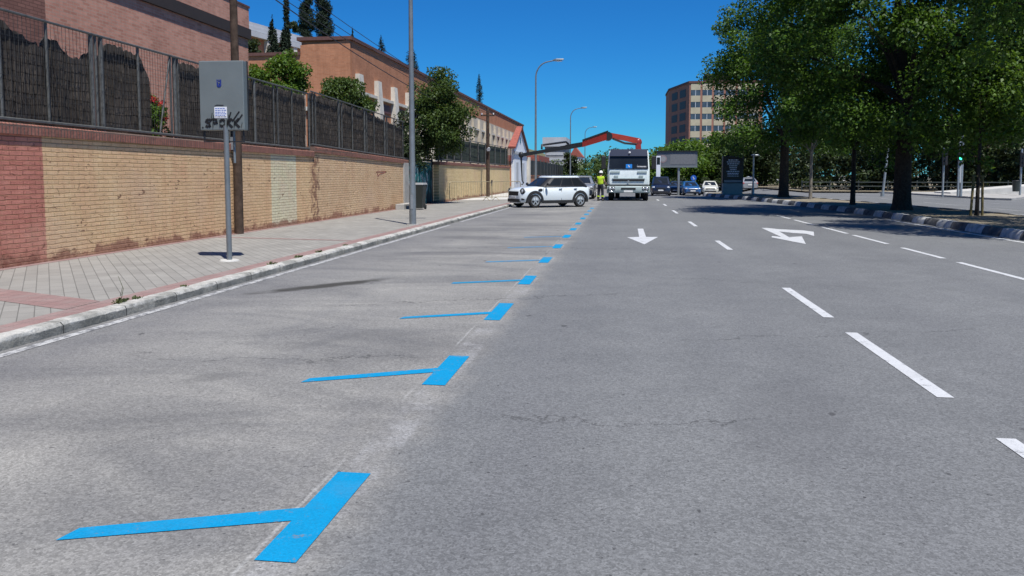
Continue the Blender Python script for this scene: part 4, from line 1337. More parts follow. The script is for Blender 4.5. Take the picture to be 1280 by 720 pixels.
# advertising totem on the island nose
at = G(913, 243.2, 0.17)
at.x += 0.1
ad = thing('advertising_totem', 'black poster totem with pale lettering on a grey plinth', 'advertising board', at, R(2))
sc = at.y / 1000
w_ = 23.5 * sc / 2
zt_ = P(912, 195, at.y).z - at.z
zb_ = P(912, 229, at.y).z - at.z
MB().bx(-w_, w_, -0.25, 0.25, 0, zb_).build('plinth', 'adbase', ad, bevel=0.02)
MB().bx(-w_ - 0.02, w_ + 0.02, -0.27, 0.27, zb_ + 0.003, zt_).build('case', 'darkmetal', ad, bevel=0.02)
fc = MB().bx(-w_ + 0.08, w_ - 0.08, -0.285, -0.273, zb_ + 0.3, zt_ - 0.08).build('poster', 'adblack', ad)
MB().bx(-w_ + 0.08, w_ - 0.08, -0.29, -0.273, zb_ + 0.06, zb_ + 0.22).build('pale_strip', 'panelmark', ad)
q = MB()
rnd = random.Random(2)
hh = zt_ - zb_
for i in range(8):
    zz = zt_ - 0.28 - i * 0.13
    half = w_ * (0.50 + 0.15 * math.sin(i * 1.3)) if i not in (5,) else w_ * 0.32
    q = MB()
    x = -half
    while x < half:
        l = rnd.uniform(0.04, 0.14)
        q.bx(x, min(x + l, half), -0.2895, -0.2855, zz - 0.035, zz + 0.035)
        x += l + 0.03
    q.build('lettering_row', 'adtext', fc, fixn=False)
for i in range(2):
    zz = zb_ + 0.62 - i * 0.13
    q = MB()
    x = -w_ * 0.55
    while x < w_ * 0.55:
        l = rnd.uniform(0.05, 0.12)
        q.bx(x, x + l, -0.2895, -0.2855, zz - 0.025, zz + 0.025)
        x += l + 0.03
    q.build('lettering_row', 'adtext', fc, fixn=False)

# round blue sign
bs = thing('round_sign', 'round blue traffic sign with white arrow beside the blue car', 'traffic sign', Vector((P(867, 222, 88).x, 88, 0)))
zc = P(867, 222.5, bs.location.y).z
MB().tube([(0, 0.03, -0.62), (0, 0.03, zc + 0.2)], 0.03, 8).build('post', 'galv', bs, 50)
dsc = MB().tube([(0, -0.03, zc), (0, -0.005, zc)], 0.31, 24).build('disc', 'signblue', bs, 50)
q = MB()
q.bar((-0.10, -0.036, zc + 0.13), (0.10, -0.036, zc - 0.11), 0.006, 0.07)
q.bar((0.12, -0.036, zc - 0.13), (0.10, -0.036, zc + 0.03), 0.006, 0.05)
q.bar((0.12, -0.036, zc - 0.13), (-0.04, -0.036, zc - 0.12), 0.006, 0.05)
q.build('arrow', 'signwhite', dsc, fixn=False)

# posts and lamps on and beyond the island
def slim_lamp(loc, top, r, label, lean=0.0, name='slim_lamp_post'):
    l = thing(name, label, 'lamp post', loc)
    MB().tube([(0, 0, 0), (lean * 0.5, 0, top * 0.5), (lean, 0, top)], [r, r * 0.85, r * 0.65], 10).build('pole', 'galv', l, 50)
    MB().tube([(0, 0, 0), (0, 0, 0.35)], r * 1.5, 10).build('base_sleeve', 'galv', l, 50)
    m = MB()
    m.ell((lean + 0.12, 0, top), (0.32, 0.14, 0.07))
    m.build('lamp_head', 'galv', l, 50)
    return l
pa = G(947, 243.5, 0.17)
slim_lamp(pa + Vector((0, 2, 0)), P(947, 197, pa.y + 2).z, 0.07, 'slim pale lamp post right of the poster totem')
pa = G(1103, 245.5, 0.0)
slim_lamp(Vector((pa.x, pa.y, 0)), 6.2, 0.085, 'leaning grey lamp post past the far carriageway', 0.5)
pa = G(935, 242)
slim_lamp(Vector((P(935, 230, 92).x, 92, -0.6)), P(935, 221, 92).z + 0.6, 0.05, 'short pale post behind the silver car')

def signal(loc, zh, label, lit=None, double=False):
    t = thing('traffic_light', label, 'traffic light', loc, 0, 'traffic lights beyond the island')
    MB().tube([(0, 0, 0), (0, 0, zh + 1.1)], 0.065, 10).build('pole', 'galv', t, 50)
    if double:
        MB().tube([(0.30, 0.3, 0), (0.30, 0.3, zh + 1.8)], 0.09, 10).build('pole', 'galv', t, 50)
        MB().bx(0.10, 0.16, 0.02, 0.28, 0.9, zh - 0.3).build('grey_board', 'greyband', t)
    hd = MB().bx(-0.15, 0.15, -0.26, -0.068, zh - 0.15, zh + 0.85).build('signal_head', 'black', t, bevel=0.03)
    for i in range(3):
        zz = zh + i * 0.31
        MB().tube([(0, -0.275, zz), (0, -0.262, zz)], 0.10, 16).build('lamp', 'green_on' if (lit and i == 0) else 'lampoff', hd, 50)
        MB().tube([(0, -0.38, zz + 0.115), (0, -0.262, zz + 0.115)], [0.05, 0.06], 10).build('visor', 'black', hd, 50)
    return t
sa = G(1197, 245.5, 0.12)
signal(sa, P(1198, 198, sa.y).z - 0.12, 'traffic light showing green beside the pale ramp', True, True)
sa = G(1178, 246.5, 0.0)
signal(sa, P(1180, 204, sa.y).z, 'dark traffic light on a thin pole left of the green one')
sa = Vector((P(1275, 240, 60).x, 60, 0.12))
sg3 = signal(sa, P(1275, 206, 60).z - 0.12, 'traffic light with a litter bin at the right edge of the picture')
lb3 = thing('litter_bin', 'dark litter bin hanging on the traffic light pole at the right edge', 'bin', sa + Vector((-0.28, 0, 0)))
MB().tube([(0, 0, 0.25), (0, 0, 0.98)], [0.2, 0.25], 14).build('bucket', 'bin', lb3, 50)
MB().tube([(0, 0, 0.983), (0, 0, 1.03)], [0.27, 0.25], 14).build('rim', 'black', lb3, 50)
MB().bar((0.2, 0, 0.7), (0.3, 0, 0.7), 0.05, 0.05).build('bracket', 'darkmetal', lb3)

# railing in front of the wood on the far side
rl = thing('guard_railing', 'long low grey railing along the far pavement before the dark wood', 'railing', (0, 0, 0))
m = MB()
for z in (0.45, 0.8):
    m.bar((15.8, 73.6, z + 0.1), (60, 69.5, z + 0.1), 0.05, 0.08)
m.build('rails', 'darkrail', rl, fixn=False)
for i in range(20):
    t = i / 19
    MB().bx(-0.04, 0.04, -0.04, 0.04, 0.0, 0.95).build('post', 'darkrail', rl, loc=(15.8 + 44.2 * t, 73.68 - 4.1 * t, 0.1))

# =====================================================================
#  VEHICLES
# =====================================================================
def wheel_at(parent, x, y, r, w, rim='alloy', spokes=5):
    sgn = 1 if y > 0 else -1
    prof = [(0.62 * r, -w / 2), (0.90 * r, -w / 2), (r * 0.985, -w * 0.36), (r, 0), (r * 0.985, w * 0.36), (0.90 * r, w / 2), (0.62 * r, w / 2)]
    m = MB()
    n = 24
    rings = [[(x + a * math.cos(2 * math.pi * i / n), y + b, r + a * math.sin(2 * math.pi * i / n)) for i in range(n)] for a, b in prof]
    m.loft(rings, cap=False)
    m.loft([[(x + 0.63 * r * math.cos(2 * math.pi * i / n), y + q, r + 0.63 * r * math.sin(2 * math.pi * i / n)) for i in range(n)] for q in (-w * 0.3, w * 0.25 * sgn * 0 + w * 0.3)], cap=True)
    wo = m.build('wheel', 'rubber', parent, 40)
    yo = y + sgn * w * 0.42
    k = MB()
    k.loft([[(x + a * math.cos(2 * math.pi * i / n), yo + q * sgn, r + a * math.sin(2 * math.pi * i / n)) for i in range(n)] for a, q in ((0.56 * r, -0.02), (0.66 * r, -0.02), (0.66 * r, 0.022), (0.60 * r, 0.022), (0.56 * r, 0.0))], cap=False)
    for s_ in range(spokes):
        a = 2 * math.pi * (s_ + 0.25) / spokes
        k.bar((x + 0.08 * r * math.cos(a), yo + 0.008 * sgn, r + 0.08 * r * math.sin(a)), (x + 0.6 * r * math.cos(a), yo + 0.012 * sgn, r + 0.6 * r * math.sin(a)), 0.022, 0.20 * r)
    k.tube([(x, yo - 0.02 * sgn, r), (x, yo + 0.026 * sgn, r)], 0.17 * r, 12)
    k.build('rim', rim, wo, 40)
    return wo

def car(name, label, loc, rot, sp, paint_, cat='car', group=None, roofpaint=None, pillar='black', clad=True, wheels=True):
    root = thing(name, label, cat, loc, rot, group)
    st = sp['st']
    rings = []
    for (x, zb, zt, hw) in st:
        h = zt - zb
        half = [(0, zb), (0.80 * hw, zb), (0.95 * hw, zb + 0.10 * h), (hw, zb + 0.36 * h), (0.995 * hw, zb + 0.62 * h), (0.955 * hw, zt - 0.10 * h), (0.88 * hw, zt - 0.02 * h), (0.5 * hw, zt + 0.012), (0, zt + 0.02)]
        ring = [(x, y, z) for y, z in half] + [(x, -y, z) for y, z in half[-2:0:-1]]
        rings.append(ring)
    body = MB().loft(rings).build('body', [paint_, 'black'], root, 38)
    # wheel arches
    r = sp['r']
    for wx in sp['wx']:
        c = MB()
        n = 28
        c.loft([[(wx + (r + 0.055) * math.cos(2 * math.pi * i / n), y, r + 0.01 + (r + 0.055) * math.sin(2 * math.pi * i / n)) for i in range(n)] for y in (-2, 2)])
        co = c.build('cutter', 'black')
        bm_ = body.modifiers.new('arch', 'BOOLEAN')
        bm_.object = co
        bm_.operation = 'DIFFERENCE'
        bm_.solver = 'EXACT'
        dg = bpy.context.evaluated_depsgraph_get()
        me = bpy.data.meshes.new_from_object(body.evaluated_get(dg))
        body.modifiers.clear()
        body.data = me
        bpy.data.objects.remove(co)
    me = body.data
    # greenhouse
    xb0, xb1, xr0, xr1, hb, hr, zb_, zr = sp['gh']
    def ring(x0, x1, hw, z):
        k = 0.10
        return [(x0 + k * 0.3, 0, z), (x0, -hw * 0.55, z), (x0 - 0.10, -hw * 0.93, z), (x0 - 0.24, -hw, z), ((x0 + x1) / 2, -hw * 1.01, z), (x1 + 0.16, -hw, z), (x1 + 0.05, -hw * 0.90, z), (x1, -hw * 0.5, z), (x1 - 0.01, 0, z),
                (x1, hw * 0.5, z), (x1 + 0.05, hw * 0.90, z), (x1 + 0.16, hw, z), ((x0 + x1) / 2, hw * 1.01, z), (x0 - 0.24, hw, z), (x0 - 0.10, hw * 0.93, z), (x0, hw * 0.55, z)]
    MB().loft([ring(xb0, xb1, hb, zb_ - 0.03), ring(xr0, xr1, hr, zr - 0.07)]).build('cabin_frame', pillar, root, 38)
    rp_ = roofpaint or paint_
    MB().loft([ring(xr0 + 0.02, xr1 - 0.03, hr + 0.012, zr - 0.068), ring(xr0 - 0.03, xr1 + 0.02, hr - 0.01, zr - 0.025), ring(xr0 - 0.2, xr1 + 0.16, hr * 0.82, zr)]).build('roof', rp_, root, 50)
    lerp = lambda a, b, t: a + (b - a) * t
    z0, z1 = zb_ - 0.03, zr - 0.07
    # side windows
    for s in (-1, 1):
        def sp_(u, v, o=0.006):
            xa = lerp(xb0 - 0.26, xb1 + 0.18, u)
            xb_ = lerp(xr0 - 0.26, xr1 + 0.18, u)
            return (lerp(xa, xb_, v), s * (lerp(hb, hr, v) + 0.012 + o), lerp(z0, z1, v))
        for (u0, u1, tl, tr) in sp['win']:
            poly = [sp_(u0 + tl, 0.12), sp_(u1, 0.12), sp_(u1 + tr, 0.90), sp_(u0, 0.90)]
            MB().slab(poly, (0, -s * 0.012, 0)).build('side_window', 'glassdark', root)
        # mirror
        mx = xb0 - 0.32
        mm = MB()
        mm.ell((mx, s * (hb + 0.20), zb_ + 0.09), (0.07, 0.11, 0.075))
        mm.bar((mx, s * hb, zb_ + 0.03), (mx, s * (hb + 0.15), zb_ + 0.07), 0.05, 0.03)
        mm.build('mirror', sp.get('mirror', 'black'), root, 50)
        for hx in sp['handles']:
            MB().bx(hx - 0.09, hx + 0.09, s * sp['hw'] - 0.02, s * sp['hw'] + 0.018, zb_ - 0.15, zb_ - 0.115).build('door_handle', 'chrome', root)
        for lx in sp['seams']:
            MB().bx(lx - 0.006, lx + 0.006, s * sp['hw'] * 0.985 - 0.008, s * sp['hw'] * 0.985 + 0.010, 0.36, zb_ - 0.10).build('door_seam', 'black', root)
        if clad:
            for wx in sp['wx']:
                k = MB()
                n = 22
                pr = []
                for i in range(n + 1):
                    a = R(-12) + R(204) * i / n
                    ro, ri = r + 0.145, r + 0.008
                    ca, sa_ = math.cos(a), math.sin(a)
                    yo, yi = s * (sp['hw'] + 0.020), s * (sp['hw'] - 0.24)
                    pr.append([(wx + ri * ca, yi, r + 0.01 + ri * sa_), (wx + ri * ca, yo, r + 0.01 + ri * sa_), (wx + ro * ca, yo - s * 0.012, r + 0.01 + ro * sa_), (wx + ro * ca, yi, r + 0.01 + ro * sa_)])
                k.loft(pr)
                k.build('wheel_arch', 'black', root, 50)
            MB().bx(sp['wx'][1] + r + 0.1, sp['wx'][0] - r - 0.1, s * (sp['hw'] - 0.05) - 0.03, s * (sp['hw'] - 0.05) + 0.06, 0.22, 0.36).build('sill', 'black', root, bevel=0.02)
    # windscreen and rear window
    for nm, xa, xb_, sg_ in (('windscreen', xb0, xr0, 1), ('rear_window', xb1, xr1, -1)):
        def fp(v, u, o=0.008):
            k = 0.03 if sg_ > 0 else -0.01
            bend = k * (1 - abs(u)) if sg_ > 0 else k * (1 - abs(u))
            return Vector((lerp(xa, xb_, v) + bend * 0.9 + sg_ * o, u * lerp(hb, hr, v) * 0.86, lerp(z0, z1, v)))
        vv0, vv1 = (0.10, 0.93) if sg_ > 0 else (0.22, 0.90)
        us = [-0.92, -0.5, 0, 0.5, 0.92]
        poly = [fp(vv0, u) for u in us] + [fp(vv1, u) for u in reversed(us)]
        poly = [p + Vector((sg_ * (0.012 if abs(abs(u) - 0.92) > 0.01 else -0.02), 0, 0)) for p, u in zip(poly, us + us[::-1])]
        MB().slab(poly, (-sg_ * 0.015, 0, 0)).build(nm, 'glassdark', root)
    for x in sp['wx']:
        for s in (-1, 1):
            wheel_at(root, x, s * (sp['hw'] - 0.10), r, 0.21)
    fx = st[0][0] if st[0][0] > st[-1][0] else st[-1][0]
    rx = min(st[0][0], st[-1][0])
    for s in (-1, 1):
        for nm, e, mt in (('headlight', sp['hl'], 'lens'), ('taillight', sp['tl'], 'redlens')):
            MB().ell((e[0], s * e[1], e[2]), e[3:6]).build(nm, mt, root, 60)
    for (nm, x0, x1, hy, za, zb2, mt) in sp['front']:
        MB().bx(x0, x1, -hy, hy, za, zb2).build(nm, mt, root, bevel=0.015)
    return root

mini = dict(hw=0.91, r=0.335, wx=(1.32, -1.35),
    st=[(2.08, 0.36, 0.70, 0.50), (2.04, 0.28, 0.82, 0.64), (1.93, 0.24, 0.895, 0.76), (1.72, 0.22, 0.945, 0.86), (1.4, 0.2, 0.98, 0.905), (0.95, 0.2, 1.015, 0.915), (0.0, 0.2, 1.03, 0.915), (-1.0, 0.2, 1.045, 0.915), (-1.6, 0.22, 1.05, 0.905), (-1.86, 0.27, 1.03, 0.86), (-1.98, 0.32, 0.99, 0.80), (-2.03, 0.40, 0.90, 0.70)],
    gh=(1.0, -1.92, 0.34, -1.52, 0.86, 0.66, 1.04, 1.53), win=[(0.03, 0.35, 0.03, 0), (0.37, 0.68, 0, 0), (0.70, 0.985, 0, -0.02)], handles=(-0.15, -1.05), seams=(0.85, -0.22, -1.1), mirror='black',
    hl=(1.84, 0.66, 0.775, 0.16, 0.14, 0.12), tl=(-1.95, 0.66, 0.82, 0.09, 0.10, 0.16),
    front=[('grille', 1.96, 2.085, 0.50, 0.58, 0.79, 'black'), ('bumper_intake', 1.98, 2.10, 0.60, 0.27, 0.43, 'black'), ('number_plate', 2.085, 2.105, 0.26, 0.46, 0.56, 'plate'), ('rear_plate', -2.06, -2.02, 0.26, 0.62, 0.74, 'plate'), ('skid_plate', 1.9, 2.11, 0.42, 0.215, 0.268, 'alloy')])
fw = G(667, 260.0)
rw = G(724, 257.5)
mid = (fw + rw) / 2
th = R(215)        # heading of the nose
near = Vector((-math.sin(th), math.cos(th), 0))
near = near if near.y < 0 else -near
mc = car('parked_car', 'white compact car with black arches and roof rails under the crane hook', mid - near * 0.82 + Vector((0.0, -0.45, 0)), th, mini, 'p_white')
mc.scale = (0.91, 0.955, 0.955)
mc.location.x += 0.05
for s in (-1, 1):
    MB().tube([(0.20, s * 0.56, 1.50), (0.12, s * 0.56, 1.56), (-1.38, s * 0.56, 1.56), (-1.46, s * 0.56, 1.50)], 0.009, 6).build('roof_rail', 'chrome', mc, 50)
    MB().ell((1.02, s * 0.90, 0.86), (0.13, 0.035, 0.07)).build('side_scuttle', 'black', mc, 60)
    MB().ell((1.86, s * 0.62, 0.42), (0.16, 0.16, 0.11)).build('fog_light', 'black', mc, 60)
    MB().tube([(1.935, s * 0.675, 0.80), (1.99, s * 0.70, 0.805)], [0.155, 0.12], 18).build('headlight_ring', 'black', mc, 50)
    MB().ell((1.965, s * 0.69, 0.805), (0.05, 0.10, 0.095)).build('headlamp_bulb', 'lens', mc, 60)

sedan = dict(hw=0.90, r=0.32, wx=(1.35, -1.35),
    st=[(2.2, 0.36, 0.66, 0.62), (2.13, 0.26, 0.76, 0.76), (1.95, 0.22, 0.82, 0.85), (1.5, 0.2, 0.90, 0.89), (1.0, 0.2, 0.96, 0.90), (0.0, 0.2, 0.98, 0.90), (-1.0, 0.2, 1.0, 0.90), (-1.6, 0.22, 1.0, 0.89), (-2.0, 0.28, 0.98, 0.84), (-2.15, 0.35, 0.9, 0.76)],
    gh=(1.12, -1.95, 0.25, -1.35, 0.84, 0.62, 0.99, 1.46), win=[(0.05, 0.45, 0.03, 0), (0.47, 0.80, 0, 0), (0.82, 0.95, 0, -0.04)], handles=(-0.15, -1.0), seams=(0.85, -0.1, -1.0),
    hl=(2.02, 0.66, 0.72, 0.16, 0.17, 0.09), tl=(-2.06, 0.68, 0.82, 0.10, 0.14, 0.12),
    front=[('grille', 2.10, 2.21, 0.5, 0.55, 0.68, 'black'), ('bumper_intake', 2.1, 2.22, 0.6, 0.28, 0.42, 'black'), ('number_plate', 2.205, 2.225, 0.26, 0.44, 0.54, 'plate'), ('rear_plate', -2.19, -2.14, 0.26, 0.6, 0.72, 'plate')])
van = dict(hw=0.95, r=0.33, wx=(1.45, -1.5),
    st=[(2.4, 0.36, 0.78, 0.70), (2.33, 0.26, 0.95, 0.84), (2.1, 0.22, 1.05, 0.92), (1.7, 0.2, 1.14, 0.95), (1.2, 0.2, 1.2, 0.95), (0.0, 0.2, 1.22, 0.95), (-1.5, 0.2, 1.22, 0.95), (-2.2, 0.25, 1.22, 0.93), (-2.38, 0.32, 1.15, 0.88)],
    gh=(1.6, -2.33, 0.85, -2.2, 0.90, 0.76, 1.22, 1.95), win=[(0.04, 0.33, 0.03, 0), (0.36, 0.64, 0, 0), (0.67, 0.95, 0, 0)], handles=(0.2, -0.9), seams=(1.1, 0.0, -1.2),
    hl=(2.22, 0.70, 0.88, 0.16, 0.20, 0.11), tl=(-2.34, 0.78, 1.0, 0.06, 0.10, 0.22),
    front=[('grille', 2.30, 2.42, 0.45, 0.72, 0.86, 'darkmetal'), ('bumper_intake', 2.3, 2.42, 0.7, 0.30, 0.48, 'black'), ('number_plate', 2.40, 2.425, 0.26, 0.54, 0.66, 'plate')])
FACE = R(-90)
gr = 'cars waiting beyond the truck'
def spot(px, py, back=2.0):
    g = G(px, py, -0.6)
    return (g.x * (g.y + back) / g.y, g.y + back, dip(g.x, g.y + back))
car('parked_van', 'dark navy people carrier facing the camera, right beside the truck', spot(826, 245.5, 2.3), FACE - R(3), van, 'p_navy', 'van', gr, clad=False, pillar='p_navy')
car('parked_car', 'dark slate car between the navy people carrier and the blue car', spot(846, 243.5, 2.0), FACE - R(8), sedan, 'p_slate', 'car', gr, clad=False, pillar='p_slate')
car('parked_car', 'bright blue car facing the camera, beside the round blue sign', spot(862, 244.6, 2.0), FACE + R(4), sedan, 'p_blue', 'car', gr, clad=False, pillar='p_blue')
car('parked_car', 'cream car facing the camera left of the poster totem', spot(887, 243.2, 2.0), FACE - R(4), sedan, 'p_cream', 'car', gr, clad=False, pillar='p_cream')
car('parked_car', 'silver car seen from behind, right of the poster totem', spot(934, 243.2, 2.0), R(90), sedan, 'p_silver', 'car', gr, clad=False, pillar='p_silver')
car('parked_car', 'grey car mostly hidden behind the white car and the workman', (-2.6, 52.8, 0), FACE, sedan, 'p_grey', 'car', gr, clad=False, pillar='p_grey')

# ---------------------------------------------------------------- crane truck
tk = thing('crane_truck', 'pale green white tow truck facing the camera with a folding crane', 'truck', (0.40, 47.3, 0), 0)
# local: front at y=0, +y to the back, x across
hw = 1.22
m = MB()
def cab_ring(z, y0, y1, w):
    return [(-w + 0.12, y0, z), (w - 0.12, y0, z), (w, y0 + 0.14, z), (w, y1, z), (-w, y1, z), (-w, y0 + 0.14, z)]
m.loft([cab_ring(0.80, 0.06, 2.1, hw), cab_ring(1.2, 0.02, 2.1, hw), cab_ring(1.84, 0.06, 2.1, hw), cab_ring(2.72, 0.28, 2.1, hw - 0.06), cab_ring(2.92, 0.40, 2.1, hw - 0.09), cab_ring(3.0, 0.62, 2.0, hw - 0.2)])
m.build('cab', 'truckpaint', tk, 35, 0.03)
# windscreen follows the sloped front
ws = [(-1.13, 0.045, 1.86), (1.13, 0.045, 1.86), (1.09, 0.265, 2.74), (-1.09, 0.265, 2.74)]
wso = MB().slab(ws, (0, -0.02, 0.0)).build('windscreen', 'glassdark', tk)
MB().slab([(-1.10, 0.215, 2.60), (1.10, 0.215, 2.60), (1.06, 0.40, 3.02), (-1.06, 0.40, 3.02)], (0, -0.10, 0.0)).build('sun_visor', 'p_navy', tk, bevel=0.02)
MB().bx(-0.16, 0.20, 0.018, 0.032, 1.90, 2.14).build('blue_placard', 'blueplacard', tk)
MB().bar((-0.02, 0.012, 2.08), (0.05, 0.012, 1.96), 0.01, 0.05).bar((0.05, 0.012, 1.96), (0.07, 0.012, 2.06), 0.01, 0.04).build('placard_mark', 'signwhite', tk, fixn=False)
q = MB()
x = 0.48
for i in range(9):
    q.bar((x, 0.022, 1.96), (x + 0.03, 0.03, 2.04 + (0.07 if i == 0 else 0.0)), 0.008, 0.022)
    q.bar((x + 0.03, 0.026, 2.03), (x + 0.055, 0.022, 1.96), 0.008, 0.018)
    x += 0.06
q.build('windscreen_script', 'signwhite', tk, fixn=False)
MB().ell((0.05, 0.10, 2.82), (0.07, 0.03, 0.055)).build('roof_emblem', 'signwhite', tk, 60)
for x in (-0.78, 0.78):
    MB().bx(x - 0.28, x + 0.28, -0.002, 0.03, 1.63, 1.73).build('front_vent', 'truckgrey', tk)
    MB().bx(x * 0.92 - 0.12, x * 0.92 + 0.12, -0.012, 0.025, 1.36, 1.48).build('front_step', 'truckgrey', tk)
gl = MB()
gl.bx(-0.92, 0.92, -0.02, 0.03, 1.15, 1.27)
gl.build('grille', 'black', tk, bevel=0.02)
MB().bx(-0.95, 0.95, -0.025, 0.02, 1.275, 1.33).build('grille_bar', 'truckgrey', tk, bevel=0.01)
q = MB()
q.slab([(-0.10, -0.03, 1.12), (0.0, -0.03, 1.02), (0.10, -0.03, 1.12), (0.0, -0.03, 1.22)], (0, -0.01, 0))
q.build('front_badge', 'galv', tk)
MB().bx(-hw, hw, -0.01, 0.06, 0.88, 0.96).build('shadow_gap', 'black', tk)
m = MB()
m.loft([[(-hw - 0.02, 0.3, z), (-hw - 0.02, -0.02 - dy * 0.3, z), (-hw + 0.2, -0.14 - dy, z), (hw - 0.2, -0.14 - dy, z), (hw + 0.02, -0.02 - dy * 0.3, z), (hw + 0.02, 0.3, z)] for z, dy in ((0.47, -0.04), (0.52, 0.0), (0.80, 0.0), (0.87, -0.05))])
m.build('bumper', 'truckgrey', tk, 35, 0.02)
MB().bx(-0.42, 0.42, -0.16, -0.13, 0.66, 0.77).build('bumper_intake', 'black', tk)
MB().bx(-0.26, 0.26, -0.165, -0.143, 0.51, 0.62).build('number_plate', 'plate', tk)
for s in (-1, 1):
    hb_ = MB().bx(s * 0.98 - 0.2, s * 0.98 + 0.2, -0.155, -0.10, 0.62, 0.84).build('headlight_box', 'black', tk, bevel=0.02)
    MB().ell((s * 1.06, -0.14, 0.73), (0.10, 0.05, 0.10)).build('headlight', 'lens', hb_, 60)
    MB().ell((s * 0.87, -0.14, 0.73), (0.08, 0.05, 0.08)).build('headlight', 'lens', hb_, 60)
    MB().ell((s * 1.0, -0.15, 0.55), (0.11, 0.04, 0.045)).build('fog_light', 'lens', tk, 60)
    mm = MB()
    mm.bx(s * (hw + 0.24) - 0.13, s * (hw + 0.24) + 0.13, 0.22, 0.34, 1.85, 2.62)
    mm.build('mirror', 'black', tk, bevel=0.04)
    MB().bar((s * (hw - 0.05), 0.35, 2.5), (s * (hw + 0.24), 0.28, 2.5), 0.03, 0.03).bar((s * (hw - 0.05), 0.35, 1.95), (s * (hw + 0.24), 0.28, 1.95), 0.03, 0.03).build('mirror_arm', 'black', tk)
    MB().slab([(s * (hw + 0.004), 0.55, 1.8), (s * (hw + 0.004), 1.55, 1.8), (s * (hw - 0.046), 1.55, 2.6), (s * (hw - 0.046), 0.62, 2.6)], (s * 0.008, 0, 0)).build('side_window', 'glassdark', tk)
    MB().bx(s * hw - 0.04, s * hw + 0.02, 0.30, 1.7, 0.42, 0.78).build('step_panel', 'truckgrey', tk, bevel=0.02)
MB().bx(-0.45, 0.45, 0.3, 9.4, 0.62, 0.78).build('chassis', 'darkmetal', tk)
MB().bx(-1.24, 1.24, 3.3, 9.6, 1.05, 1.2).build('flatbed', 'truckgrey', tk, bevel=0.02)
MB().bx(-1.24, 1.24, 3.2, 3.3, 1.05, 1.9).build('headboard', 'truckgrey', tk)
for s in (-1, 1):
    MB().bx(s * 1.2 - 0.03, s * 1.2 + 0.03, 3.32, 9.58, 0.75, 1.048).build('side_guard', 'truckgrey', tk)
def truck_wheel(x, y, r, w):
    m = MB()
    n = 22
    prof = [(0.55 * r, -w / 2), (0.93 * r, -w / 2), (r, -w * 0.35), (r, w * 0.35), (0.93 * r, w / 2), (0.55 * r, w / 2)]
    m.loft([[(x + b_, y + a * math.cos(2 * math.pi * i / n), r + a * math.sin(2 * math.pi * i / n)) for i in range(n)] for a, b_ in prof], cap=True)
    wo = m.build('wheel', 'rubber', tk, 40)
    s = 1 if x > 0 else -1
    MB().tube([(x + s * w * 0.3, y, r), (x + s * w * 0.53, y, r)], [0.5 * r, 0.35 * r], 16).build('rim', 'truckgrey', wo, 40)
for x in (-1.02, 1.02):
    truck_wheel(x, 1.15, 0.45, 0.30)
    truck_wheel(x, 6.4, 0.45, 0.34)
for x in (-0.66, 0.66):
    truck_wheel(x, 6.4, 0.45, 0.30)
# crane (parts of the truck), local coordinates
O = Vector((0.40, 47.3, 0))
cb = P(798, 186, 49.9) - O
elb = P(797.5, 178, 49.9) - O
jn = P(760, 170.5, 49.0) - O
mid1 = P(728, 180.5, 46.3) - O
tip = P(651.5, 194, 40.6) - O
MB().bx(cb.x - 0.45, cb.x + 0.45, cb.y - 0.35, cb.y + 0.35, 0.78, 1.5).build('crane_base', 'darkmetal', tk)
MB().tube([(cb.x, cb.y, 1.5), (cb.x, cb.y, cb.z)], [0.24, 0.2], 14).build('crane_column', 'craneorange', tk, 50)
m = MB()
m.bar(Vector((cb.x, cb.y, cb.z - 0.15)), elb + Vector((0, 0, 0.1)), 0.34, 0.34)
m.ell(elb + Vector((-0.02, 0, 0.02)), (0.26, 0.2, 0.26))
m.build('crane_elbow', 'cranered', tk, 50)
MB().loft([[elb + Vector((0, dy, dz)) for dy, dz in ((-.15, -.10), (.15, -.10), (.15, .26), (-.15, .26))], [elb.lerp(jn, 0.5) + Vector((0, dy, dz)) for dy, dz in ((-.15, -.06), (.15, -.06), (.15, .26), (-.15, .26))], [jn + Vector((0, dy, dz)) for dy, dz in ((-.15, -.10), (.15, -.10), (.15, .24), (-.15, .24))]]).build('inner_boom', 'craneorange', tk)
MB().tube([elb + Vector((-0.1, -0.2, -0.12)), elb.lerp(jn, 0.45) + Vector((0, -0.2, -0.22)), jn + Vector((0.3, -0.2, -0.15))], 0.065, 8).build('inner_ram', 'darkmetal', tk, 50)
MB().tube([jn + Vector((0, -0.3, 0.0)), jn + Vector((0, 0.3, 0.0))], 0.27, 14).build('knuckle_joint', 'darkmetal', tk, 50)
m = MB()
d = (mid1 - jn)
m.loft([[p + Vector((0, dy, dz)) for dy, dz in ((-.15, -a), (.15, -a), (.15, a), (-.15, a))] for p, a in ((jn + Vector((0, 0, 0.02)), 0.21), (mid1, 0.155))])
m.build('outer_boom', 'cranered', tk)
m = MB()
m.loft([[p + Vector((0, dy, dz + 0.10)) for dy, dz in ((-.19, -a), (.19, -a), (.19, a), (-.19, a))] for p, a in ((jn + Vector((0, 0, 0.2)), 0.05), (mid1 + Vector((0, 0, 0.12)), 0.05))])
m.build('boom_hose_guard', 'darkmetal', tk)
m = MB()
for t0, t1, a in ((-0.03, 0.30, 0.135), (0.303, 0.62, 0.112), (0.623, 1.0, 0.09)):
    p0, p1 = mid1.lerp(tip, t0), mid1.lerp(tip, t1)
    m.loft([[p + Vector((0, dy, dz)) for dy, dz in ((-a, -a), (a, -a), (a, a), (-a, a))] for p in (p0, p1)])
m.build('telescopic_boom', 'darkmetal', tk)
q0, q1 = mid1.lerp(tip, 0.25), mid1.lerp(tip, 0.69)
m = MB()
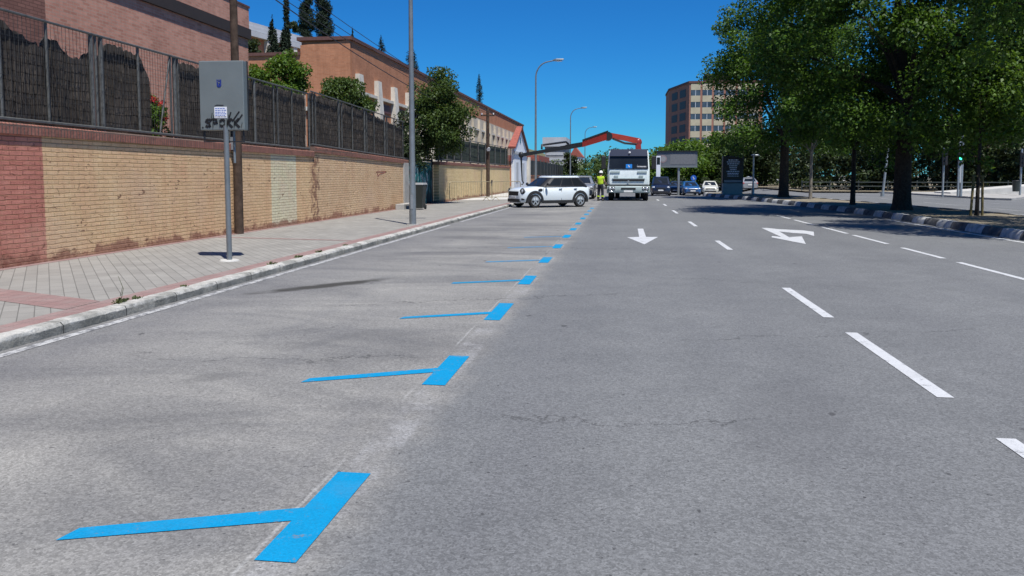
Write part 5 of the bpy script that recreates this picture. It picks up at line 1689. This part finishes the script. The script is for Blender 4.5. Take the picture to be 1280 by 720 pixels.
m.tube([q0 + Vector((0, 0, 0.16)), q0.lerp(q1, 0.1) + Vector((0, 0, 0.30)), q1 + Vector((0, 0, 0.34)), q1 + Vector((0, 0, 0.12))], 0.055, 8)
m.build('boom_ram', 'darkmetal', tk, 50)
MB().ell(tip + Vector((0, 0, 0.02)), (0.14, 0.12, 0.16)).build('boom_tip', 'darkmetal', tk, 60)
hz_ = P(652, 229, 40.6).z
sl = MB()
sl.tube([tip + Vector((0, 0, -0.1)), Vector((tip.x + 0.02, tip.y, (tip.z + hz_) / 2)), Vector((tip.x + 0.05, tip.y, hz_ + 0.12))], [0.05, 0.035, 0.03], 8)
sl.tube([Vector((tip.x + 0.05, tip.y, hz_ + 0.14)), Vector((tip.x + 0.12, tip.y, hz_ + 0.02)), Vector((tip.x + 0.06, tip.y, hz_ - 0.08)), Vector((tip.x - 0.03, tip.y, hz_ - 0.03))], [0.03, 0.03, 0.028, 0.015], 8)
sl.build('lifting_hook', 'darkmetal', tk, 50)

# =====================================================================
#  WORKMAN
# =====================================================================
def skinned(name, verts, edges, radii, mat, parent, root=0, sub=2):
    me = bpy.data.meshes.new(name)
    me.from_pydata(verts, edges, [])
    bm = bmesh.new()
    bm.from_mesh(me)
    lay = bm.verts.layers.skin.verify()
    bm.verts.ensure_lookup_table()
    for i, r in enumerate(radii):
        bm.verts[i][lay].radius = r if isinstance(r, tuple) else (r, r)
        bm.verts[i][lay].use_root = (i == root)
    bm.to_mesh(me)
    bm.free()
    o = bpy.data.objects.new(name, me)
    COL.objects.link(o)
    me.materials.append(MT[mat])
    k = o.modifiers.new('skin', 'SKIN')
    k.use_smooth_shade = True
    s = o.modifiers.new('sub', 'SUBSURF')
    s.levels = s.render_levels = sub
    dg = bpy.context.evaluated_depsgraph_get()
    me2 = bpy.data.meshes.new_from_object(o.evaluated_get(dg))
    o.modifiers.clear()
    o.data = me2
    if not me2.materials:
        me2.materials.append(MT[mat])
    me2.shade_smooth()
    o.parent = parent
    return o
pr = thing('person', 'workman in white helmet, yellow hi-vis vest and dark trousers beside the truck', 'person', (-1.22, 47.2, 0), R(-25))
pr.scale = (0.96, 0.96, 0.96)
# local: faces -x/+y; here the figure faces +y (away), arms forward towards -x
V = [(0, 0, 0.96), (0, 0.01, 1.12), (0, 0.02, 1.30), (0, 0.02, 1.44), (0, 0.03, 1.53), (0, 0.045, 1.60), (0, 0.05, 1.68),
     (-0.17, 0.02, 1.42), (-0.24, 0.08, 1.16), (-0.20, 0.30, 1.06), (-0.19, 0.36, 1.05),
     (0.17, 0.02, 1.42), (0.25, 0.06, 1.16), (0.20, 0.28, 1.04), (0.19, 0.34, 1.03),
     (-0.10, 0, 0.88), (-0.13, 0.03, 0.50), (-0.15, -0.01, 0.10), (-0.155, 0.12, 0.05),
     (0.10, 0, 0.88), (0.13, 0.03, 0.50), (0.15, -0.02, 0.10), (0.16, 0.11, 0.05)]
E_ = [(0, 1), (1, 2), (2, 3), (3, 4), (4, 5), (5, 6), (3, 7), (7, 8), (8, 9), (9, 10), (3, 11), (11, 12), (12, 13), (13, 14), (0, 15), (15, 16), (16, 17), (17, 18), (0, 19), (19, 20), (20, 21), (21, 22)]
RD = [(0.15, 0.11), (0.14, 0.105), (0.155, 0.11), (0.12, 0.09), 0.055, 0.075, 0.075, 0.06, 0.045, 0.034, 0.03, 0.06, 0.045, 0.034, 0.03, 0.085, 0.062, 0.045, 0.04, 0.085, 0.062, 0.045, 0.04]
skinned('body', V, E_, RD, 'skin', pr)
# hands: palm with five fingers each
for s, wv in ((-1, Vector(V[10])), (1, Vector(V[14]))):
    hv_ = [wv, wv + Vector((0, 0.05, -0.005))]
    he = [(0, 1)]
    hr_ = [0.024, (0.032, 0.02)]
    for i, off in enumerate((-0.03, -0.01, 0.01, 0.03)):
        L_ = (0.055, 0.065, 0.06, 0.045)[i]
        a = len(hv_)
        hv_ += [wv + Vector((off, 0.085, -0.005)), wv + Vector((off, 0.085 + L_ * 0.6, -0.015)), wv + Vector((off, 0.085 + L_, -0.04))]
        he += [(1, a), (a, a + 1), (a + 1, a + 2)]
        hr_ += [0.010, 0.009, 0.008]
    a = len(hv_)
    hv_ += [wv + Vector((-s * 0.045, 0.055, 0.0)), wv + Vector((-s * 0.06, 0.085, -0.02))]
    he += [(1, a), (a, a + 1)]
    hr_ += [0.011, 0.010]
    skinned('hand', hv_, he, hr_, 'skin', pr, 0, 1)
skinned('trousers', [V[0], (0, 0, 1.10)] + V[15:18] + V[19:22], [(1, 0), (0, 2), (2, 3), (3, 4), (0, 5), (5, 6), (6, 7)], [(0.17, 0.135), (0.165, 0.13), 0.108, 0.085, 0.078, 0.108, 0.085, 0.078], 'navy', pr)
skinned('hi_vis_vest', [(0, 0, 0.93), V[1], V[2], V[3], (-0.16, 0.02, 1.43), (-0.21, 0.05, 1.28), (0.16, 0.02, 1.43), (0.21, 0.04, 1.28), (0, 0.02, 1.48)], [(0, 1), (1, 2), (2, 3), (3, 4), (4, 5), (3, 6), (6, 7), (3, 8)], [(0.20, 0.155), (0.20, 0.155), (0.205, 0.155), (0.165, 0.13), 0.095, 0.085, 0.095, 0.085, 0.085], 'hivis', pr)
for s in (-1, 1):
    MB().ell((0.155 * s, 0.06, 0.055), (0.055, 0.15, 0.06)).build('boot', 'black', pr, 60)
    MB().tube([(0.147 * s, 0.0, 0.25), (0.143 * s, 0.01, 0.31)], [0.096, 0.098], 14).build('reflective_band', 'hivis', pr, 50)
MB().ell((0, 0.055, 1.665), (0.082, 0.10, 0.115), 16, 10).build('head', 'skin', pr, 80)
MB().ell((0, 0.158, 1.65), (0.014, 0.02, 0.022)).build('nose', 'skin', pr, 80)
for s in (-1, 1):
    MB().ell((0.083 * s, 0.05, 1.66), (0.012, 0.022, 0.032)).build('ear', 'skin', pr, 80)
    MB().ell((0.032 * s, 0.146, 1.68), (0.012, 0.008, 0.008)).build('eye', 'hair', pr, 80)
MB().ell((0, 0.147, 1.61), (0.024, 0.008, 0.006)).build('mouth', 'hair', pr, 80)
MB().ell((0, 0.035, 1.655), (0.087, 0.098, 0.09), 16, 10).build('hair', 'hair', pr, 80)
hm = MB()
n = 20
hm.loft([[(a * 0.92 * math.cos(2 * math.pi * i / n), 0.055 + a * 1.1 * math.sin(2 * math.pi * i / n), z) for i in range(n)] for a, z in ((0.135, 1.705), (0.135, 1.715), (0.115, 1.722), (0.112, 1.77), (0.085, 1.82), (0.04, 1.845))])
hm.build('helmet', 'helmet', pr, 60)

# =====================================================================
#  TREES AND PLANTS
# =====================================================================
trA = tree('island_tree', 'big dark tree at the far end of the central island', (9.85, 50.9, 0.15), 14, A3(0.5, 0.3, 8.8), A3(4.9, 4.8, 6.2), 0.29, 150, 0.98, 56000, 0.18, 11, 'leaf_elm', 0.26, 14, shell=0.34,
           extra=[((-3.4, -1, 5.2), 1.2), ((-3.9, 0, 8.2), 1.2), ((-2.6, -1.5, 3.6), 1.0), ((2.6, -2, 3.4), 1.3), ((1.2, -2.5, 3.2), 1.1), ((-1.2, 0, 3.2), 1.0)] + [((math.cos(i * 0.8) * (3.2 + 0.5 * (i % 3)), math.sin(i * 0.8) * 3.2, 3.1 + 0.4 * (i % 3)), 0.9) for i in range(8)])
trC = tree('island_tree', 'largest thick trunked tree on the central island', (10.65, 32.4, 0.15), 15, A3(0.2, 0.2, 8.0), A3(5.9, 5.8, 6.6), 0.31, 225, 0.95, 105000, 0.155, 21, 'leaf_elm', 0.30, 18, shell=0.34,
           extra=[((-3.2, -1.2, 3.6), 1.2), ((-1.6, -2.2, 3.0), 0.9), ((2.2, -2.6, 3.2), 1.2), ((3.8, -1, 3.6), 1.3), ((-4.2, 0.5, 5.2), 1.2), ((1.0, -3, 4.2), 1.2), ((4.6, 1, 4.4), 1.3), ((-2.4, 2, 3.4), 1.2), ((0.6, 2.5, 3.4), 1.3)] + [((math.sin(i * 2.4) * 3.0, -3.6 - 1.2 * math.cos(i * 1.7), 4.4 + i * 0.42), 1.0) for i in range(16)] + [((math.cos(i * 0.63) * (3.6 + 0.5 * (i % 3)), math.sin(i * 0.63) * (3.4 + 0.5 * (i % 2)), 2.9 + 0.35 * (i % 3)), 0.85) for i in range(10)])
trB = tree('island_tree', 'young slender tree between the two big trees on the island', (10.35, 37.9, 0.15), 6.5, A3(0.1, -0.4, 4.3), A3(1.5, 1.5, 2.0), 0.11, 22, 0.62, 3600, 0.2, 31, 'leaf_mid', 0.40, 8)
trE = tree('island_tree', 'tree at the right edge of the picture, only its crown showing', (12.7, 21.4, 0.15), 12, A3(-0.1, 0, 7.2), A3(4.4, 4.4, 4.4), 0.28, 80, 0.95, 34000, 0.14, 41, 'leaf_elm', 0.3, 14)
trF = tree('island_tree', 'slim young tree with a pale trunk beside the far big tree', (10.38, 46.2, 0.15), 6.0, A3(0, 0, 4.6), A3(1.6, 1.6, 1.8), 0.09, 20, 0.7, 2600, 0.24, 51, 'leaf_elm', 0.45, 6, bark='palebark')
trD = tree('staked_sapling', 'staked sapling with fresh green leaves near the island kerb', (11.62, 28.2, 0.17), 5.2, A3(0.1, 0, 4.1), A3(1.15, 1.15, 1.5), 0.06, 24, 0.5, 5200, 0.14, 61, 'leaf_bright', 0.5, 8, extra=[((0.15, -0.1, 1.75), 0.28), ((0.3, 0, 1.55), 0.2)])
for dx, top in ((-0.19, 1.35), (0.17, 1.3)):
    MB().tube([(dx, 0, 0), (dx * 0.75, 0, top)], 0.042, 8).build('stake', 'stake', trD, 50)
MB().bar((-0.2, -0.03, 1.3), (0.18, -0.03, 1.3), 0.03, 0.05).build('stake_tie', 'stake', trD)
# tree over the far carriageway edge (right side, further back)
trG = tree('roadside_tree', 'tall tree behind the green traffic light past the far carriageway', (28.5, 76, 0.1), 15, A3(0, 0, 9), A3(5.5, 5, 6), 0.35, 70, 1.5, 9000, 0.4, 71, 'leaf_elm', 0.25, 10)
trH = tree('roadside_tree', 'tall tree at the right end of the far pavement', (41, 74, 0.1), 15, A3(0, 0, 8.6), A3(6, 5, 6.4), 0.35, 70, 1.5, 9000, 0.4, 81, 'leaf_mid', 0.25, 10)

# wood behind the far carriageway
def mass(name, items, n, size, seed, mat, label, cat):
    rng = np.random.default_rng(seed)
    pf = []
    for (c, r, k, pr_) in items:
        pf += puffs_in(c, r, k, pr_, rng, 0.35)
    pf = [p for p in pf if p[0][2] > 0.2]
    o = leaf_mesh(name, pf, n, size, seed, mat)
    tag(o, label, cat, None, 'stuff')
    return o
items = []
rng = np.random.default_rng(5)
for i in range(20):
    x = 16.8 + i * 2.6 + rng.uniform(-0.8, 0.8)
    y = 80 - 0.09 * i * 2.7 + rng.uniform(-2, 5)
    h = rng.uniform(4.5, 7.5)
    items.append((A3(x, y, h * 0.5), A3(2.2, 2.2, h * 0.55), 26, 1.0))
    items.append((A3(x, y - 1, 1.0), A3(2.2, 1.0, 0.9), 10, 0.8))
    items.append((A3(x + 1, y + 6, h * 0.9), A3(2.8, 2.5, h * 0.8), 22, 1.4))
for i in range(16):
    x = 16 + i * 5.2
    items.append((A3(x, 102 + rng.uniform(-3, 5), 4.2), A3(3.6, 2.5, 4.4), 22, 1.9))
for i in range(24):
    items.append((A3(17.5 + i * 4.2, 113 + rng.uniform(-2, 2), 2.0), A3(2.8, 1.5, 2.3), 12, 1.4))
mass('wood', items, 85000, 0.40, 6, 'leaf_dark', 'dense dark wood behind the far carriageway', 'wood')
# under-storey of lighter conifers in front of it
items = []
for i in range(9):
    x = 17.5 + i * 3.2 + rng.uniform(-0.8, 0.8)
    items.append((A3(x, 76.5 - 0.25 * i, 2.0), A3(1.6, 1.2, 2.3), 18, 0.55))
mass('shrubbery', items, 9000, 0.32, 8, 'leaf_dark', 'loose grey green shrubs in front of the dark wood', 'shrubs')
# centre trees
for (px, top, Y, rx, lab, mt, sd) in [(853, 176, 106, 4.0, 'bright green tree behind the message panel', 'leaf_bright', 1), (893, 160, 112, 5.2, 'broad bright green tree below the brick tower', 'leaf_bright', 2), (925, 168, 108, 4.8, 'green tree behind the poster totem', 'leaf_mid', 3), (826, 192, 116, 3.6, 'darker round tree just right of the truck cab', 'leaf_mid', 4)]:
    p = P(px, top, Y)
    H_ = p.z
    tree('street_tree', lab, (p.x, Y, -0.6), H_ + 0.6, A3(0, 0, H_ * 0.56), A3(rx, rx, H_ * 0.46), 0.22, 46, rx * 0.34, 7500, 0.42, 100 + sd, mt, 0.3, 8, group='trees below the brick tower')
items = []
for px, top, Y, rx in [(700, 205, 140, 3.5), (738, 196, 130, 4.5), (752, 190, 126, 4), (772, 189, 135, 5), (790, 190, 140, 5), (806, 188, 150, 6), (830, 190, 150, 7), (725, 212, 120, 2.5), (860, 190, 125, 6), (895, 190, 130, 7), (935, 185, 125, 7)]:
    p = P(px, top, Y)
    items.append((A3(p.x, Y, p.z * 0.5), A3(rx, rx, p.z * 0.5), 26, rx * 0.36))
mass('distant_trees', items, 22000, 0.5, 12, 'leaf_mid', 'row of mid green trees closing the street behind the truck', 'trees')
mass('distant_conifer', [(A3(*(P(712, 205, 118) - Vector((0, 0, 0.6)))), A3(1.0, 1.0, 2.4), 24, 0.5)], 1600, 0.4, 14, 'leaf_dark', 'dark narrow conifers left of the distant trees', 'trees')
mass('hedge', [(A3(x_, 100 + 0.2 * x_, 0.1), A3(1.4, 0.9, 0.9), 8, 0.55) for x_ in (2.0, 4.0, 6.0, 8.0, 10.0, 12.0, 14.0)], 5500, 0.25, 15, 'leaf_dark', 'dark clipped hedge behind the waiting cars', 'hedge')

# tree over the gate
p = P(551, 142, 38.5)
trL = tree('gate_tree', 'round leafy tree hanging over the graffitied gate', (-10.35, 38.8, 0.0), 6.3, A3(10.35 + p.x - 0.05, -0.3, p.z + 0.0), A3(1.55, 1.6, 1.95), 0.14, 70, 0.55, 19000, 0.125, 121, 'leaf_mid', 0.42, 8, shell=0.3, extra=[((10.35 + p.x - 1.0, -0.3, 3.0), 0.7), ((10.35 + p.x - 0.2, -0.5, 2.7), 0.7), ((10.35 + p.x + 0.6, -0.2, 2.9), 0.7)])
ivy = [(A3(-9.75, 35.3, 3.0), A3(0.35, 0.7, 1.5), 18, 0.38), (A3(-9.7, 37.5, 2.6), A3(0.4, 1.4, 0.9), 18, 0.42)]
mass('ivy', ivy, 3600, 0.13, 16, 'leaf_dark', 'dark ivy hanging beside the gate under the round tree', 'ivy')
# shrubs behind the heather fence
p = P(345, 82, 29.5)
tree('garden_tree', 'light green shrubby tree above the heather fence, next to the sign panel', (p.x, 29.5, 0), 5.6, A3(0, 0, p.z - 0.75), A3(1.0, 0.9, 1.15), 0.09, 30, 0.42, 9000, 0.12, 131, 'leaf_bright', 0.4, 8, extra=[((0.55, 0, p.z + 0.42), 0.32), ((0.95, 0, p.z - 0.2), 0.5), ((-1.0, 0, p.z - 1.2), 0.5)])
p = P(428, 105, 33)
tree('garden_tree', 'darker dome shaped tree above the heather fence, left of the lamp', (p.x, 33.0, 0), 5.8, A3(0, 0, p.z - 0.65), A3(1.15, 1.1, 0.95), 0.1, 38, 0.42, 11000, 0.115, 141, 'leaf_mid', 0.4, 8, extra=[((0.9, 0, p.z - 1.0), 0.42), ((-0.85, 0, p.z - 0.8), 0.42)])
# flowering bush in the gap of the screen
yb = wy(204, 120)
fbush = thing('flowering_bush', 'green bush with red flowers in the gap of the heather screen', 'bush', (WX - 0.75, yb + 0.45, 0.1))
rngb = np.random.default_rng(3)
pfb = puffs_in(A3(0, 0, 2.55), A3(0.28, 0.5, 0.75), 16, 0.24, rngb, 0.3)
leaf_mesh('leaves', pfb, 2600, 0.085, 17, 'leaf_bright', fbush)
MB().tube([(0, 0, 0), (0.02, 0.05, 1.2), (0, 0, 2.3)], [0.05, 0.04, 0.02], 7).build('stem', 'bark', fbush, 50)
q = MB()
for (a, z) in [(-0.30, 2.95), (-0.22, 2.92), (-0.12, 2.98), (0.02, 2.9), (0.12, 2.95), (0.25, 2.6), (-0.25, 3.02)]:
    q.ell((0.30, a, z), (0.05, 0.06, 0.05), 7, 5)
leaf_mesh('flowers', [(A3(0.28, a, z), A3(0.07, 0.07, 0.05)) for (a, z) in [(-0.30, 2.95), (-0.20, 2.92), (-0.10, 2.98), (0.02, 2.9), (0.12, 2.95), (0.25, 2.6), (-0.25, 3.02)]], 160, 0.05, 18, 'flower', fbush)

# cypresses on the hill
def cypress(px, base, top, Y, wpx, label, seed, n):
    b_ = P(px, base, Y)
    t_ = P(px, top, Y)
    hw_ = wpx * Y / 2000
    H_ = t_.z - b_.z + 2.5
    root = thing('cypress_tree', label, 'cypress', (b_.x, Y, b_.z - 2.5), 0, 'cypresses on the hill')
    rng_ = np.random.default_rng(seed)
    pf = []
    k = max(26, int(H_ * 4.5))
    for i in range(k):
        t = (i + 0.5) / k
        prof = hw_ * min(1, 0.55 + t * 1.6) * (1 - max(0, t - 0.35) / 0.65) ** 0.62
        a = rng_.random() * 6.28
        pf.append((A3(prof * 0.5 * math.cos(a), prof * 0.5 * math.sin(a), 0.4 + t * (H_ - 0.6)), A3(prof * 0.62 + 0.05, prof * 0.62 + 0.05, H_ / k * 2.2 + 0.15)))
    leaf_mesh('crown', pf, n, 0.26, seed, 'leaf_cyp', root, up=0.9, aspect=0.4)
    MB().tube([(0, 0, -1.5), (0, 0, H_ * 0.8)], [0.16, 0.04], 7).build('trunk', 'bark', root, 50)
cypress(359, 62, -35, 78, 9, 'very thin tall cypress, leftmost of the three tall ones', 201, 3500)
cypress(384, 47, -46, 100, 21, 'tall cypress in the middle of the three above the pale block', 202, 11000)
cypress(405, 50, -46, 101, 26, 'tallest and widest cypress, right of the three above the pale block', 203, 13000)
cypress(341, 62, 22, 76, 17, 'small pointed cypress before the pale block', 204, 3600)
cypress(355, 62, 34, 77, 16, 'small cypress tucked beside the thin tall one', 205, 3000)
cypress(441, 58, 35, 118, 5, 'tiny pointed cypress above the factory gable', 206, 1100)
cypress(477, 68, 45, 125, 13, 'small bushy cypress above the factory roof, left of the lamp', 207, 1600)
cypress(514, 88, 56, 130, 21, 'conical cypress above the factory roof behind the lamp', 208, 2600)
cypress(599, 120, 91, 165, 10, 'lone cypress above the far end of the factory roof', 209, 1600)
mass('hill_shrubs', [(A3(*P(316, 60, 72)), A3(0.9, 0.8, 1.0), 10, 0.5), (A3(*P(367, 33, 112)), A3(0.7, 0.7, 0.9), 12, 0.5)], 2600, 0.28, 19, 'leaf_dark', 'dark shrubs on the hill by the cypresses', 'shrubs')

# weeds in the joint behind the kerb
def weed(x, y, sc, n, seed):
    rng_ = random.Random(seed)
    m = MB()
    for _ in range(n):
        a = rng_.uniform(0, 6.28)
        L_ = rng_.uniform(0.04, 0.15) * sc
        w2 = rng_.uniform(0.004, 0.010)
        bx0, by0 = rng_.uniform(-0.03, 0.03), rng_.uniform(-0.16, 0.16) * sc
        dx, dy = math.cos(a), math.sin(a)
        h_ = rng_.uniform(0.4, 1.0) * L_
        m.add([(bx0 - dy * w2, by0 + dx * w2, 0), (bx0 + dy * w2, by0 - dx * w2, 0), (bx0 + dx * L_ * 0.6 + dy * w2, by0 + dy * L_ * 0.6 - dx * w2, h_), (bx0 + dx * L_, by0 + dy * L_, h_ * 0.8)], [(0, 1, 2), (0, 2, 3)])
    o = m.build('weed_tuft', 'leaf_weed', None, fixn=False, loc=(x, y, SZ + 0.004))
    tag(o, 'small weed tuft in the joint behind the kerb', 'weed', 'weeds along the kerb')
for i, (y, s_) in enumerate([(8.0, 0.5), (8.3, 0.3), (9.3, 0.28), (11.8, 0.4), (12.9, 0.45), (13.8, 0.4), (15.2, 0.35)]):
    weed(KX - 0.16, y, s_, 46, 300 + i)
q = MB()
q.tube([(0, 0, 0), (0.02, 0.03, 0.16), (-0.03, 0.02, 0.30)], [0.004, 0.003, 0.002], 5)
q.tube([(0.0, 0.0, 0.08), (0.05, -0.03, 0.18)], [0.003, 0.002], 5)
q.build('seed_stalk', 'leaf_weed', bpy.data.objects['weed_tuft'], fixn=False)
